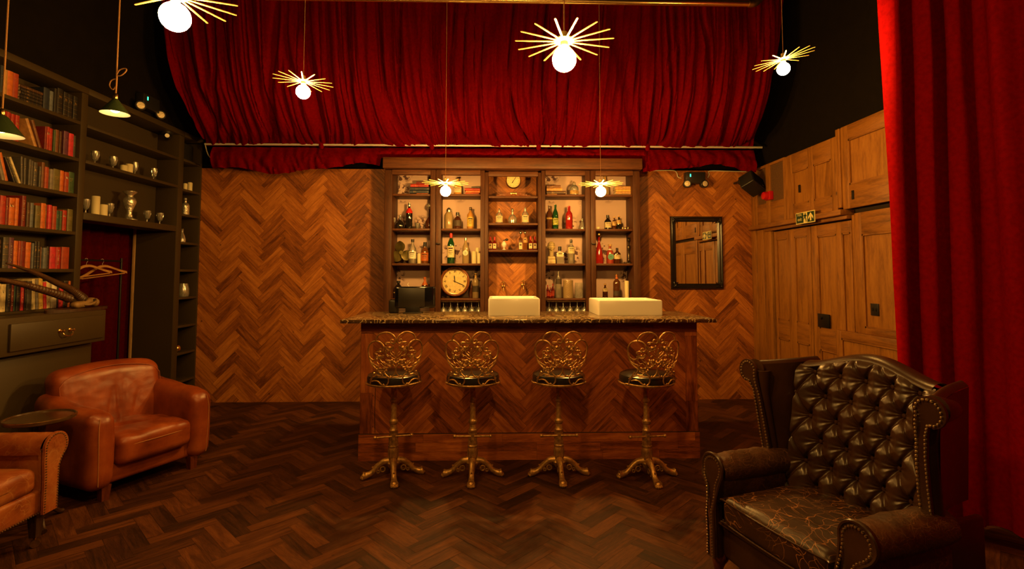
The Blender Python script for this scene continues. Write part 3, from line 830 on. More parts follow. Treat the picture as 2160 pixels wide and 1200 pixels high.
cabinet('bar_cabinet', 'dark wood bar cabinet left of the centre clock, with propeller and round wall clock', (808.5, 825, 1013, 1022), (907, 930))
cabinet('bar_cabinet', 'dark wood bar cabinet right of the centre clock, with bust and candlestick', (1142.5, 1151, 1337, 1352), (1235, 1257))
# centre bay
c0, c1 = xs(1022)+.001, xs(1142.5)-.001
t = thing('centre_shelves', 'open centre shelves with herringbone back between the two bar cabinets', 'shelves', ((c0+c1)/2, YS, 0)); h = (c1-c0)/2
for s in (-1, 1):
    mb = MB(); mb.bbox(*( (-h, -h+.04) if s < 0 else (h-.035, h)), .01, .345, .0, 2.68, .003); mb.build('side_post', M['walnut'], t)
for z in (2.409, 2.095, 1.786):
    mb = MB(); mb.bbox(-h+.042, h-.037, .03, .335, z-.024, z, .003); mb.build('shelf', M['walnut_shelf'], t)
mb = MB(); mb.bbox(-h+.042, h-.037, .01, .05, 2.635, 2.69, .003); mb.build('top_rail', M['walnut_shelf'], t)
mb = MB(); x0, x1 = xs(807), xs(1355); mb.bbox(x0, x1, YS-.06, YS+.33, 2.712, 2.835, .004)
tag(mb.build('cornice_beam', M['cornice']), 'long reddish wooden cornice beam across the top of the bar shelves', 'beam')
# taps on the wall
for i, (px, py) in enumerate(((1062, 603), (1103.5, 600))):
    p = at(px, py, Y=6.15); t = thing('wall_tap', ('left', 'right')[i]+' brass tap on the wall above the smaller sink', 'tap', (p.x, D-.004, p.z-.01), group='wall taps')
    mb = MB(); mb.tube([(0,0,0),(0,-.06,0),(0,-.09,-.012),(0,-.095,-.05)], [.010,.010,.010,.009], 10); mb.lathe([(.02,-.004),(.02,.008),(.012,.012)], (0,0,0), 14, M=Matrix.Rotation(PI/2,3,'X')); mb.build('spout', M['old_brass'], t)
    mb = MB(); mb.tube([(0,-.06,0),(0,-.06,.05)], .006, 8); mb.tube([(-.028,-.06,.05),(.028,-.06,.05)], .005, 8); mb.ball((0,-.06,.06), .009); mb.build('lever', M['old_brass'], t)
# ------------------------------------------------------------------ hanging starburst lamps
m, nt, b = new_mat('bulb_glow'); nt.nodes.remove(b)
em = N(nt, 'ShaderNodeEmission'); em.inputs['Color'].default_value = (1.0, .50, .10, 1); em.inputs['Strength'].default_value = 620
nt.links.new(em.outputs[0], nt.nodes['Material Output'].inputs['Surface']); M['bulb'] = m
m, nt, b = new_mat('bulb_bar_glow'); nt.nodes.remove(b)
em = N(nt, 'ShaderNodeEmission'); em.inputs['Color'].default_value = (1.0, .50, .10, 1); em.inputs['Strength'].default_value = 1100
nt.links.new(em.outputs[0], nt.nodes['Material Output'].inputs['Surface']); M['bulb_bar'] = m
def star_lamp(label, hub, R, rb, tilt=(0, 0), spin=0.0, n=15, mat='bulb'):
    t = thing('starburst_pendant', label, 'lamp', hub, 0, 'starburst pendants')
    Mt = Matrix.Rotation(tilt[0], 3, 'X') @ Matrix.Rotation(tilt[1], 3, 'Y')
    mb = MB(); top = CEIL - hub.z
    mb.tube([(0, 0, .02), (0, 0, top)], .0028 if hub.y < 2.5 else .0020, 6); mb.build('cord', M['cord'], t)
    k = R/.26
    mb = MB()
    mb.lathe([(.014*k,.03*k),(.055*k,.012*k),(.057*k,.004*k),(.05*k,-.002*k),(.0,-.002*k)], (0,0,0), 24, M=Mt)
    mb.lathe([(.010,.055*k),(.018*k,.05*k),(.019*k,.0),(.021*k,-.022*k),(.017*k,-.024*k)], (0,0,0), 16); mb.build('hub', M['lamp_brass'], t)
    for i in range(n):
        a = 2*PI*(i+.5)/n + spin
        d = Mt @ Vector((math.cos(a), math.sin(a), 0))
        e = Mt @ Vector((-math.sin(a), math.cos(a), 0)); up = d.cross(e); w_ = .0038; h_ = .0014; mb = MB()
        vs = []
        for (r_, ww) in ((.045*k, w_), (R-.006, w_), (R-.002, w_*.75), (R, w_*.3)):
            vs += [d*r_ - e*ww - up*h_, d*r_ + e*ww - up*h_, d*r_ + e*ww + up*h_, d*r_ - e*ww + up*h_]
        mb.add(vs, [(3,2,1,0),(12,13,14,15)] + [(4*i+j, 4*i+(j+1) % 4, 4*i+4+(j+1) % 4, 4*i+4+j) for i in range(3) for j in range(4)]); mb.build('ray', M['lamp_brass'], t, smooth=30)
    mb = MB(); zc = -.022*k - rb - .012*k
    prof = [(rb*math.sin(PI*i/14), -rb*math.cos(PI*i/14)) for i in range(0, 13)] + [(rb*.30, rb*.985), (.014*k, rb+.018*k)]
    mb.lathe(prof, (0, 0, zc), 20); mb.build('bulb', M[mat], t)
    return t
M['cord'] = plain('rope_cord', (.45,.22,.08), .8, bump=.6, bscale=200)
star_lamp('largest starburst pendant lamp at the top left, cut by the picture edge', at(371, -8, Y=1.78), .195, .0495, spin=.10, n=15)
star_lamp('large starburst pendant lamp right of centre before the red canopy', at(1190, 88, Y=2.02), .199, .0485, spin=.02, n=15)
star_lamp('starburst pendant lamp over the left half before the red canopy', at(640, 172, Y=3.5), .197, .0475, tilt=(0, .05), spin=.2)
star_lamp('tilted starburst pendant lamp hanging by the canopy right edge near the black wall', at(1652, 125, Y=3.45), .200, .0430, tilt=(.0, -.20), spin=.3)
star_lamp('small starburst pendant lamp over the left half of the bar', at(940, 386, Y=4.66), .215, .0475, spin=.1, mat='bulb_bar')
star_lamp('small starburst pendant lamp over the right half of the bar', at(1267, 387.5, Y=4.66), .205, .047, spin=.25, mat='bulb_bar')

# green cone shades on rope
GREEN = plain('green_enamel', (.030,.045,.016), .25, coat=.4); INN = plain('shade_inside', (.80,.72,.55), .5)
m, nt, b = new_mat('small_bulb'); nt.nodes.remove(b)
em = N(nt, 'ShaderNodeEmission'); em.inputs['Color'].default_value = (1.0, .62, .22, 1); em.inputs['Strength'].default_value = 22
nt.links.new(em.outputs[0], nt.nodes['Material Output'].inputs['Surface']); M['small_bulb'] = m
def cone_lamp(label, p, R, loops):
    t = thing('cone_pendant', label, 'lamp', p, 0, 'green cone pendants')
    H = R*1.05
    mb = MB(); mb.lathe([(R,0),(R*.985,.004),(R*.30,H-.003),(R*.27,H),(.012,H+.012),(.012,H+.03)], n=36, close=False); mb.build('shade', GREEN, t)
    mb = MB(); mb.lathe([(R*.985,.001),(R*.27,H-.008),(0,H-.006)], n=36, close=False); mb.build('shade_lining', INN, t)
    mb = MB(); mb.lathe([(.012,H+.012),(.014,H+.02),(.013,H+.04),(.007,H+.048)], n=14); mb.build('cap', M['brass'], t)
    mb = MB(); mb.ball((0,0,H*.42), .030, 14); mb.lathe([(.018,H*.55),(.016,H-.01)], n=12); mb.build('bulb', M['small_bulb'], t)
    z0 = H+.04; top = CEIL-p.z; mb = MB()
    if loops:
        q = R/.10
        mb.tube([(0,0,z0),(.002,0,z0+.13*q),(.0,0,z0+.20*q)], .0045, 8)
        mb.tube(spline([(0,0,z0+.07*q),(-.02,0,z0+.04*q),(-.042,.0,z0+.07*q),(-.035,0,z0+.11*q),(-.01,0,z0+.125*q),(.003,0,z0+.12*q)], 6), .0035, 8)
        mb.tube(spline([(0,0,z0+.15*q),(.03,0,z0+.155*q),(.06,0,z0+.19*q),(.055,0,z0+.21*q),(.02,0,z0+.20*q),(.0,0,z0+.165*q)], 6), .0035, 8)
        mb.tube([(0,0,z0+.2*q),(0,0,top)], .0045, 8)
    else: mb.tube([(0,0,z0),(0,0,top)], .0045, 8)
    mb.build('rope', M['cord'], t)
    l = bpy.data.lights.new('shade_light', 'SPOT'); l.energy = 9; l.color = WARM; l.shadow_soft_size = .03; l.spot_size = math.radians(110); l.spot_blend = .5
    lo = bpy.data.objects.new('shade_light', l); COL.objects.link(lo); lo.location = (p.x, p.y, p.z-.002+H*.42-.035)
    return t
p = at(242.5, 240, Y=3.35); cone_lamp('green cone pendant lamp with knotted rope before the display shelves', p, .083, True)
p = at(2, 286, Y=2.95); cone_lamp('green cone pendant lamp at the far left, partly out of the picture', p, .103, False)

# ------------------------------------------------------------------ bar stools
def stool(label, loc, rz):
    t = thing('bar_stool', label, 'stool', loc, rz, 'ornate bar stools')
    BR = M['bronze']
    # four pawed feet
    for k in range(4):
        a = k*PI/2 - PI/2
        Mr = Matrix.Rotation(a, 3, 'Z')
        ft = MB(); P = spline([(.03,0,.118),(.075,0,.112),(.115,0,.082),(.150,0,.045),(.190,0,.026),(.215,0,.024)], 5)
        n = len(P); rs = [.030-.011*math.sin(PI*min(1, i/(n*.9))) for i in range(n)]
        ft.tube([Mr @ Vector(q) for q in P], rs, 10)
        # paw
        for j, dy in enumerate((-.016, -.005, .006, .017)):
            ft.ball(Mr @ Vector((.226-abs(dy)*.5, dy, .013)), .013, 8)
        ft.ball(Mr @ Vector((.208,0,.022)), .022, 10, sc=(1,1,.9))
        # acanthus scrolls and pierced web under the leg
        for s in (-1, 1):
            sc = [(.045+.0*i, s*.020, .075) for i in range(1)]
            ring = [Mr @ Vector((.075+.018*math.cos(q), s*.016, .066+.018*math.sin(q))) for q in [2*PI*i/12 for i in range(12)]]
            ft.tube(ring, .005, 6, closed=True)
            ring = [Mr @ Vector((.108+.010*math.cos(q), s*.012, .050+.010*math.sin(q))) for q in [2*PI*i/10 for i in range(10)]]
            ft.tube(ring, .004, 6, closed=True)
        ft.tube([Mr @ Vector(q) for q in spline([(.045,0,.13),(.085,0,.122),(.125,0,.094),(.145,0,.075),(.15,0,.085)], 5)], .006, 6)
        ft.build('leg', BR, t)
    mb = MB()
    prof = [(.0,.06),(.03,.065),(.05,.10),(.052,.108),(.044,.118),(.036,.122),(.032,.13),(.037,.14),(.038,.20),(.034,.215),(.038,.222),(.038,.230),(.031,.236),
            (.0285,.30),(.027,.325),(.031,.33),(.032,.345),(.026,.352),(.025,.385),(.031,.392),(.034,.40),(.033,.412),(.025,.42),(.022,.43),(.021,.545),(.026,.55),(.027,.566),(.021,.572),(.021,.67),(.045,.685),(.10,.690),(.10,.696),(.0,.696)]
    mb.lathe(prof, (0,0,0), 24)
    # flutes on the barrel
    for i in range(10):
        a = 2*PI*i/10; mb.tube([(.032*math.cos(a),.032*math.sin(a),.24),(.0285*math.cos(a),.0285*math.sin(a),.325)], .0035, 6)
        mb.tube([(.037*math.cos(a+.3),.037*math.sin(a+.3),.145),(.038*math.cos(a+.3),.038*math.sin(a+.3),.20)], .0035, 6)
    mb.build('pedestal', BR, t)
    mb = MB(); mb.tube([(-.13,-.02,.30),(.13,-.02,.30)], .0075, 10)
    for s in (-1, 1): mb.ball((s*.133,-.02,.30), .0135, 12)
    mb.build('footrest', BR, t)
    mb = MB(); sr = .196
    mb.lathe([(.0,.700),(sr-.012,.700),(sr,.708),(sr+.003,.735),(sr-.004,.757),(sr-.03,.770),(sr*.5,.777),(0,.779)], (0,.0,0), 40); mb.build('seat', M['stool_leather'], t)
    mb = MB(); ring = [(.203*math.cos(q), .203*math.sin(q), .700) for q in [2*PI*i/48 for i in range(48)]]; mb.tube(ring, .0055, 8, closed=True)
    mb.build('seat_ring', BR, t)
    # backrest: cast scrollwork on a curved, flaring surface
    cx = 597.0
    def wp(u, v, off=0):
        x = (u-cx)*.000428; z = CAMZ-(690+v/8-577)*.003426 + .006
        Rr = .207 + .055*max(0, (z-.70))/.38
        x = max(-Rr*.995, min(Rr*.995, x))
        y = -math.sqrt(Rr*Rr - x*x)
        n = Vector((x, y, 0)).normalized()
        return Vector((x, y, z)) + n*off
    mb = MB()
    def cv(pts, r, off=0, k=5, n=7, taper=None):
        for sgn in (1, -1):
            q = spline([( (p[0]-cx)*sgn+cx, p[1], 0) for p in pts], k)
            m_ = len(q); rs = [r*(taper[0]+(taper[1]-taper[0])*i/(m_-1)) if taper else r for i in range(m_)]
            mb.tube([wp(a.x, a.y, off) for a in q], rs, n)
    R1 = .0060
    cv([(928,232),(905,160),(862,105),(790,78),(715,82),(655,118),(618,170),(610,225),(632,258),(668,252),(688,225),(672,198),(645,205)], R1)
    cv([(850,735),(905,695),(965,640),(1005,570),(1032,470),(1042,370),(1022,290),(975,240),(905,224),(845,248),(803,300),(790,350),(806,392),(842,402),(866,378),(852,350),(826,352)], R1)
    cv([(1036,430),(1018,500),(985,535),(945,545),(915,515),(925,490)], R1*.8, k=4)
    cv([(1000,580),(960,615),(900,640),(880,690)], R1*.8)
    # rose heads (tulip shapes) with nested petals
    def petals(u, v, r):
        for rr, a0, a1 in ((r, 150, 390), (r*.68, 170, 380), (r*.36, 150, 400)):
            q = [(u+rr*math.cos(math.radians(a)), v+rr*.85*math.sin(math.radians(-a+0))*1.0, 0) for a in range(a0, a1, 24)]
            for sgn in (1, -1): mb.tube([wp((p[0]-cx)*sgn+cx, p[1], .003) for p in q], .0040 if rr == r else .0034, 6)
        for sgn in (1, -1):
            mb.ball(wp((u-cx)*sgn+cx, v+6, .002), r*.00018, 8)
    petals(702, 325, 62); petals(856, 470, 54)
    cv([(640,310),(650,345),(680,375),(700,380)], .0038); cv([(765,310),(765,345),(735,375),(705,382)], .0038)
    cv([(640,265),(700,245),(768,250),(760,275),(720,262)], .0042)
    cv([(905,440),(910,475),(885,510),(860,520)], .0036); cv([(795,455),(800,490),(825,515),(856,522)], .0036)
    cv([(850,415),(890,400),(930,425),(922,445)], .004)
    cv([(702,382),(680,430),(640,465),(608,500),(598,545)], .0042); cv([(765,375),(765,430),(730,480),(690,470),(665,500),(615,525)], .0038)
    cv([(856,522),(830,565),(790,590),(765,630),(752,670)], .0042); cv([(900,520),(905,565),(870,610),(835,600),(800,640),(760,665)], .0038)
    cv([(598,545),(620,570),(655,548),(690,540),(735,545),(760,530)], .004)
    cv([(700,385),(745,400),(748,440),(710,470)], .0034); cv([(620,480),(625,430),(660,400)], .0032); cv([(775,640),(770,590),(800,560)], .0032)
    cv([(940,545),(965,575),(940,620),(895,640)], .0034); cv([(870,640),(900,660),(915,700),(890,740)], .0036)
    # five petalled flowers
    def flower(u, v, r, k=5):
        for sgn in (1, -1):
            c = ((u-cx)*sgn+cx, v)
            ringp = [wp(c[0]+r*math.cos(a), c[1]+r*math.sin(a), .003) for a in [2*PI*i/14 for i in range(14)]]
            mb.tube(ringp, .0042, 6, closed=True)
            ringp = [wp(c[0]+r*.5*math.cos(a), c[1]+r*.5*math.sin(a), .004) for a in [2*PI*i/10 for i in range(10)]]
            mb.tube(ringp, .0032, 6, closed=True); mb.ball(wp(c[0], c[1], .003), .006, 8)
            for i in range(5):
                a = 2*PI*i/5+.3; mb.ball(wp(c[0]+r*1.25*math.cos(a), c[1]+r*1.25*math.sin(a), 0), r*.00022, 8)
    flower(697, 590, 44); flower(822, 722, 40)
    mb.tube([wp(597, 345), wp(585, 400), wp(597, 470), wp(609, 400), wp(597, 345)], .0036, 6)
    mb.ball(wp(597,585), .011, 8); mb.ball(wp(570,575), .010, 8); mb.ball(wp(624,575), .010, 8)
    for s in (-1, 1): mb.ball(wp(cx+s*155, 712), .009, 8)
    cv([(650,615),(612,650),(598,700),(606,755),(640,808),(690,832),(735,805),(775,762)], R1*.85)
    cv([(655,630),(690,662),(740,670),(770,660)], R1*.8)
    cv([(740,800),(716,850),(716,915),(748,965),(790,978),(835,945),(880,905),(930,898),(975,915)], R1*.85)
    cv([(668,830),(682,812),(696,832)], .005); cv([(770,978),(790,952),(812,972)], .0055)
    cv([(800,800),(860,805),(905,800),(935,825),(975,850),(1005,890)], R1*.85); cv([(880,690),(900,745),(925,790)], R1*.8)
    q = [wp(cx+a, 828) for a in range(-285, 286, 30)]; mb.tube(q, .0045, 8)
    q = [wp(cx+a, 985) for a in range(-440, 441, 30)]; mb.tube(q, .0055, 8)
    for s in (-1, 1):
        mb.tube([wp(cx+s*345,760), wp(cx+s*380,850), wp(cx+s*405,930), wp(cx+s*405,985)], .005, 8)
    mb.build('backrest', BR, t)
    return t
M['stool_leather'] = plain('black_seat_leather', (.018,.013,.010), .28, var=.2, bump=.1, bscale=40)
st = stool('gilt scrollwork bar stool, first from the left, turned a little on its base', (at(829,900,Y=3.91).x, 3.93, 0), math.radians(14))
dup(st, (at(997,900,Y=3.91).x, 3.92, 0), 0.0, 'gilt scrollwork bar stool, second from the left, below the left small pendant')
dup(st, (at(1179,900,Y=3.91).x, 3.92, 0), math.radians(1), 'gilt scrollwork bar stool, third from the left, below the smaller sink')
dup(st, (at(1363,900,Y=3.89).x, 3.88, 0), math.radians(5), 'gilt scrollwork bar stool nearest the right end of the bar')
# ------------------------------------------------------------------ leather
def leather(name, dark, mid, light, rough=.32, scale=4, crack=0, crackcol=(.5,.25,.1), cscale=7, bump=.12, wear=0, wearcol=(.3,.12,.04)):
    m, nt, b = new_mat(name); L = nt.links.new
    tc = N(nt, 'ShaderNodeTexCoord')
    n1 = N(nt, 'ShaderNodeTexNoise'); n1.inputs['Scale'].default_value = scale; n1.inputs['Detail'].default_value = 7; n1.inputs['Roughness'].default_value = .6; L(tc.outputs['Object'], n1.inputs['Vector'])
    r = ramp(nt, [(.30, dark), (.52, mid), (.76, light)]); L(n1.outputs['Fac'], r.inputs['Fac']); col = r.outputs['Color']
    if wear:
        n3 = N(nt, 'ShaderNodeTexNoise'); n3.inputs['Scale'].default_value = 9; n3.inputs['Detail'].default_value = 9; n3.inputs['Roughness'].default_value = .75; L(tc.outputs['Object'], n3.inputs['Vector'])
        r3 = ramp(nt, [(.50, (0,0,0)), (.62, (1,1,1))]); L(n3.outputs['Fac'], r3.inputs['Fac'])
        mu = N(nt, 'ShaderNodeMath', operation='MULTIPLY'); mu.inputs[1].default_value = wear; L(r3.outputs['Color'], mu.inputs[0])
        mx = N(nt, 'ShaderNodeMix', data_type='RGBA'); L(mu.outputs[0], mx.inputs['Factor']); L(col, mx.inputs[6]); mx.inputs[7].default_value = (*wearcol, 1); col = mx.outputs[2]
    if crack:
        wn = N(nt, 'ShaderNodeTexNoise'); wn.inputs['Scale'].default_value = 5; wn.inputs['Detail'].default_value = 3; L(tc.outputs['Object'], wn.inputs['Vector'])
        mxv = N(nt, 'ShaderNodeMix', data_type='RGBA', blend_type='ADD'); mxv.inputs['Factor'].default_value = .22; L(tc.outputs['Object'], mxv.inputs[6]); L(wn.outputs['Color'], mxv.inputs[7])
        facs = []
        for sc, st_ in ((cscale, (1, .45, 1)), (cscale*1.5, (.45, 1, 1))):
            mp = N(nt, 'ShaderNodeMapping'); mp.inputs['Scale'].default_value = st_; mp.inputs['Rotation'].default_value = (0, 0, .5 if st_[0] == 1 else -.4); L(mxv.outputs[2], mp.inputs['Vector'])
            vo = N(nt, 'ShaderNodeTexVoronoi', feature='DISTANCE_TO_EDGE'); vo.inputs['Scale'].default_value = sc; L(mp.outputs[0], vo.inputs['Vector'])
            rc = ramp(nt, [(.0, (1,1,1)), (.015, (0,0,0))]); L(vo.outputs['Distance'], rc.inputs['Fac']); facs.append(rc.outputs['Color'])
        ad = N(nt, 'ShaderNodeMath', operation='MAXIMUM'); L(facs[0], ad.inputs[0]); L(facs[1], ad.inputs[1])
        n4 = N(nt, 'ShaderNodeTexNoise'); n4.inputs['Scale'].default_value = 6; n4.inputs['Detail'].default_value = 3; L(tc.outputs['Object'], n4.inputs['Vector'])
        r4 = ramp(nt, [(.36, (0,0,0)), (.50, (1,1,1))]); L(n4.outputs['Fac'], r4.inputs['Fac'])
        mu = N(nt, 'ShaderNodeMath', operation='MULTIPLY'); L(ad.outputs[0], mu.inputs[0]); L(r4.outputs['Color'], mu.inputs[1])
        mu2 = N(nt, 'ShaderNodeMath', operation='MULTIPLY'); mu2.inputs[1].default_value = crack; L(mu.outputs[0], mu2.inputs[0])
        mx = N(nt, 'ShaderNodeMix', data_type='RGBA'); L(mu2.outputs[0], mx.inputs['Factor']); L(col, mx.inputs[6]); mx.inputs[7].default_value = (*crackcol, 1); col = mx.outputs[2]
    L(col, b.inputs['Base Color'])
    rr = N(nt, 'ShaderNodeMapRange'); rr.inputs['To Min'].default_value = rough-.06; rr.inputs['To Max'].default_value = rough+.2; L(n1.outputs['Fac'], rr.inputs['Value']); L(rr.outputs[0], b.inputs['Roughness'])
    n2 = N(nt, 'ShaderNodeTexNoise'); n2.inputs['Scale'].default_value = 55; n2.inputs['Detail'].default_value = 5; L(tc.outputs['Object'], n2.inputs['Vector'])
    bp = N(nt, 'ShaderNodeBump'); bp.inputs['Strength'].default_value = bump; bp.inputs['Distance'].default_value = .006; L(n2.outputs['Fac'], bp.inputs['Height']); L(bp.outputs['Normal'], b.inputs['Normal'])
    return m
TAN = leather('cognac_leather', (.13,.020,.004), (.27,.052,.010), (.44,.11,.022), rough=.30, scale=3.5, bump=.10)
TAN2 = leather('worn_tan_leather', (.16,.03,.006), (.32,.08,.016), (.46,.15,.035), rough=.38, scale=5, bump=.12, wear=.35, wearcol=(.45,.20,.06), crack=.4, crackcol=(.55,.28,.1), cscale=9)
OXB = leather('dark_brown_leather', (.022,.008,.0025), (.040,.0145,.0042), (.062,.022,.006), rough=.26, scale=4, bump=.08)
OXB_SEAT = leather('cracked_brown_leather', (.020,.008,.003), (.035,.013,.005), (.06,.022,.007), rough=.32, scale=4, bump=.15, crack=1.0, crackcol=(.50,.20,.07), cscale=13)
OXB_WORN = leather('worn_brown_leather', (.03,.012,.004), (.05,.018,.006), (.09,.032,.01), rough=.42, scale=5, bump=.5, wear=.5, wearcol=(.13,.045,.014), crack=.6, crackcol=(.3,.13,.05), cscale=22)
NAIL = plain('nail_brass', (.75,.58,.36), .3, 1)
LEGW = wood('reddish_leg_wood', (.06,.012,.004), (.14,.03,.01), (.2,.05,.016), rough=.25, axis='z')
STITCH = plain('stitching', (.42,.17,.06), .7)
def wr(p, s=6, a=.006, seed=0):
    return noise.fractal(Vector(p)*s + Vector((seed, seed*.7, 0)), .9, 2.0, 4)*a

# ------------------------------------------------------------------ cognac club armchair
def club():
    t = thing('club_armchair', 'cognac brown leather club armchair with rounded arms in front of the doorway curtain', 'armchair', (-2.80, 3.98, 0), math.radians(65.8))
    # base box
    mb = MB(); mb.rbox(0, .02, .16, .74, .66, .14, .030, 4, seg=6, fn=lambda p: p + Vector((0,0,0)) ); mb.build('base', TAN, t, smooth=80)
    # arms: slab with a round top, dropping to the front where it rolls over
    for s in (-1, 1):
        def fa(p, s=s):
            q = Vector(p); y = q.y; tz = max(0, q.z/.24+.15)
            drop = .028*max(0, (-y-.1)/.25)**2 if y < -.1 else 0
            q.z += (.045*max(0, y+.05)/.35 - drop)*max(0, tz)
            q.x += s*.022*math.cos(y*4)*max(0, q.z/.24)                      # swell outward at the top
            q.y += -.012*math.sin(PI*min(1, max(0, (q.z+.26)/.5)))*(1 if y < 0 else 0)
            # creases on the front of the arm top
            q += Vector((0,0,1))*( .005*math.sin(y*95+q.x*20)*math.exp(-((y+.27)/.06)**2)*max(0, q.z/.25) )
            q += Vector((s*.5,0,1))*wr((q.x+s, q.y, q.z), 7, .006, 3+s)
            return q
        mb = MB(); mb.rbox(s*.345, -.02, .345, .17, .70, .53, .072, 6, seg=14, fn=fa)
        arm = mb.build('arm', TAN, t, smooth=80)
        mb = MB()
        z0 = .12; pts = [(s*.345+sx_*.070, -.02-.345+.010, z) for sx_, z in ((s*.9, .12), (s*.95, .30), (s*.95, .50), (s*.7, .585))]
        pts = [(s*.345+s*.030, -.372, .12), (s*.345+s*.036, -.378, .30), (s*.345+s*.040, -.378, .46), (s*.345+s*.030, -.366, .555)]
        mb.tube(spline(pts, 5), .0028, 5); mb.build('seam', STITCH, arm)
    # back: tall cushion, crown higher in the middle, leaning back
    def fb(p):
        q = Vector(p); x, y, z = q
        q.z += (-.030*(x/.36)**2)*max(0, z/.25)
        q.y += .06*(z/.3) + (.012*math.cos(x*5) if y < 0 else 0)
        if y < 0:
            q.y += .010*math.exp(-((x-.02)/.012)**2)*math.exp(-((z+.02)/.12)**2) + .009*math.exp(-((x-.055-z*.15)/.010)**2)*math.exp(-((z+.04)/.12)**2) \
                 + .008*math.exp(-((x+.03-z*.2)/.012)**2)*math.exp(-((z+.05)/.11)**2) + .007*math.exp(-((x-.16-z*.3)/.014)**2)*math.exp(-((z+.06)/.10)**2)
            q.y -= .018*math.cos(x*4)*math.cos(z*4)
        q.y += wr((x, z, 1), 3, .008, 5)
        return q
    mb = MB(); mb.rbox(0, .235, .560, .74, .20, .55, .085, 7, seg=44, fn=fb); bk = mb.build('backrest', TAN, t, smooth=80)
    mb = MB(); pts = []
    for i in range(41):
        u = i/40
        if u < .25: x, z = -.345, -.14+.27*(u/.25)
        elif u > .75: x, z = .345, .13-.27*((u-.75)/.25)
        else:
            a = (u-.25)/.5; x = -.345+.69*a; z = .13+.105*math.sin(PI*a)**.45; x *= 1
        x = max(-.345, min(.345, x)); pts.append(Vector((x, .235-.090+.06*(z/.3), .575+z-.0)))
    mb.tube(pts, .0032, 6); mb.build('piping', TAN, bk)
    # seat cushion
    def fs(p):
        q = Vector(p); x, y, z = q
        if z > 0:
            q.z += .028*math.cos(x*4.6)*math.cos((y-.02)*3.8) - .014
            q.z += .010*noise.noise(Vector((x*7+2, y*7, 2))) + .009*abs(noise.noise(Vector((x*11, y*9, 5))))
            q.z -= .014*math.exp(-((y+.02+.25*x)/.016)**2)*math.exp(-((x+.02)/.16)**2) + .012*math.exp(-((x-.06+.6*y)/.014)**2)*math.exp(-((y+.16)/.1)**2)
        q.y -= .012*math.cos(x*5) if y < 0 else 0
        return q
    mb = MB(); mb.rbox(0, -.09, .305, .52, .58, .20, .055, 6, seg=34, fn=fs); st_ = mb.build('seat_cushion', TAN, t, smooth=80)
    mb = MB(); mb.tube(spline([(-.250,-.02,.352), (-.255,-.30,.346), (-.240,-.352,.340), (-.20,-.381,.338), (0,-.394,.338), (.20,-.381,.338), (.240,-.352,.340), (.255,-.30,.346), (.250,-.02,.352)], 8), .0032, 6); mb.build('piping', STITCH, st_)
    for s in (-1, 1):
        for y in (-.31, .27):
            mb = MB(); a = .030; x = s*.305
            mb.add([(x-a,y-a,.10),(x+a,y-a,.10),(x+a,y+a,.10),(x-a,y+a,.10),(x-a*.75,y-a*.75,0),(x+a*.75,y-a*.75,0),(x+a*.75,y+a*.75,0),(x-a*.75,y+a*.75,0)],
                   [(0,1,2,3),(4,7,6,5),(0,4,5,1),(1,5,6,2),(2,6,7,3),(3,7,4,0)]); mb.build('leg', LEGW, t)
    return t
club()

# nail rows
def nails(mb, pts, step=.017, r=.0055, nrm=None):
    P = [Vector(p) for p in pts]; d = 0; nxt = 0
    for i in range(len(P)-1):
        L_2 = (P[i+1]-P[i]).length
        while nxt <= d+L_2:
            q = P[i].lerp(P[i+1], (nxt-d)/max(1e-9, L_2)); mb.ball(q, r, 6); nxt += step
        d += L_2
def scroll_outline(r, w, h, n=14):
    """front face of a rolled arm: scroll disc at the top outside, narrowing to a stem; points (x outward, z)"""
    pts = [(-w*.5, 0), (-w*.5, h*.45)]
    pts += [(-w*.55+ -.0, h*.62)]
    a = arc(.02, h-r, r, 170, -40, n); pts += a
    pts += [(w*.62, h-r*1.9), (w*.42, h*.55), (w*.40, h*.3), (w*.40, 0)]
    return pts

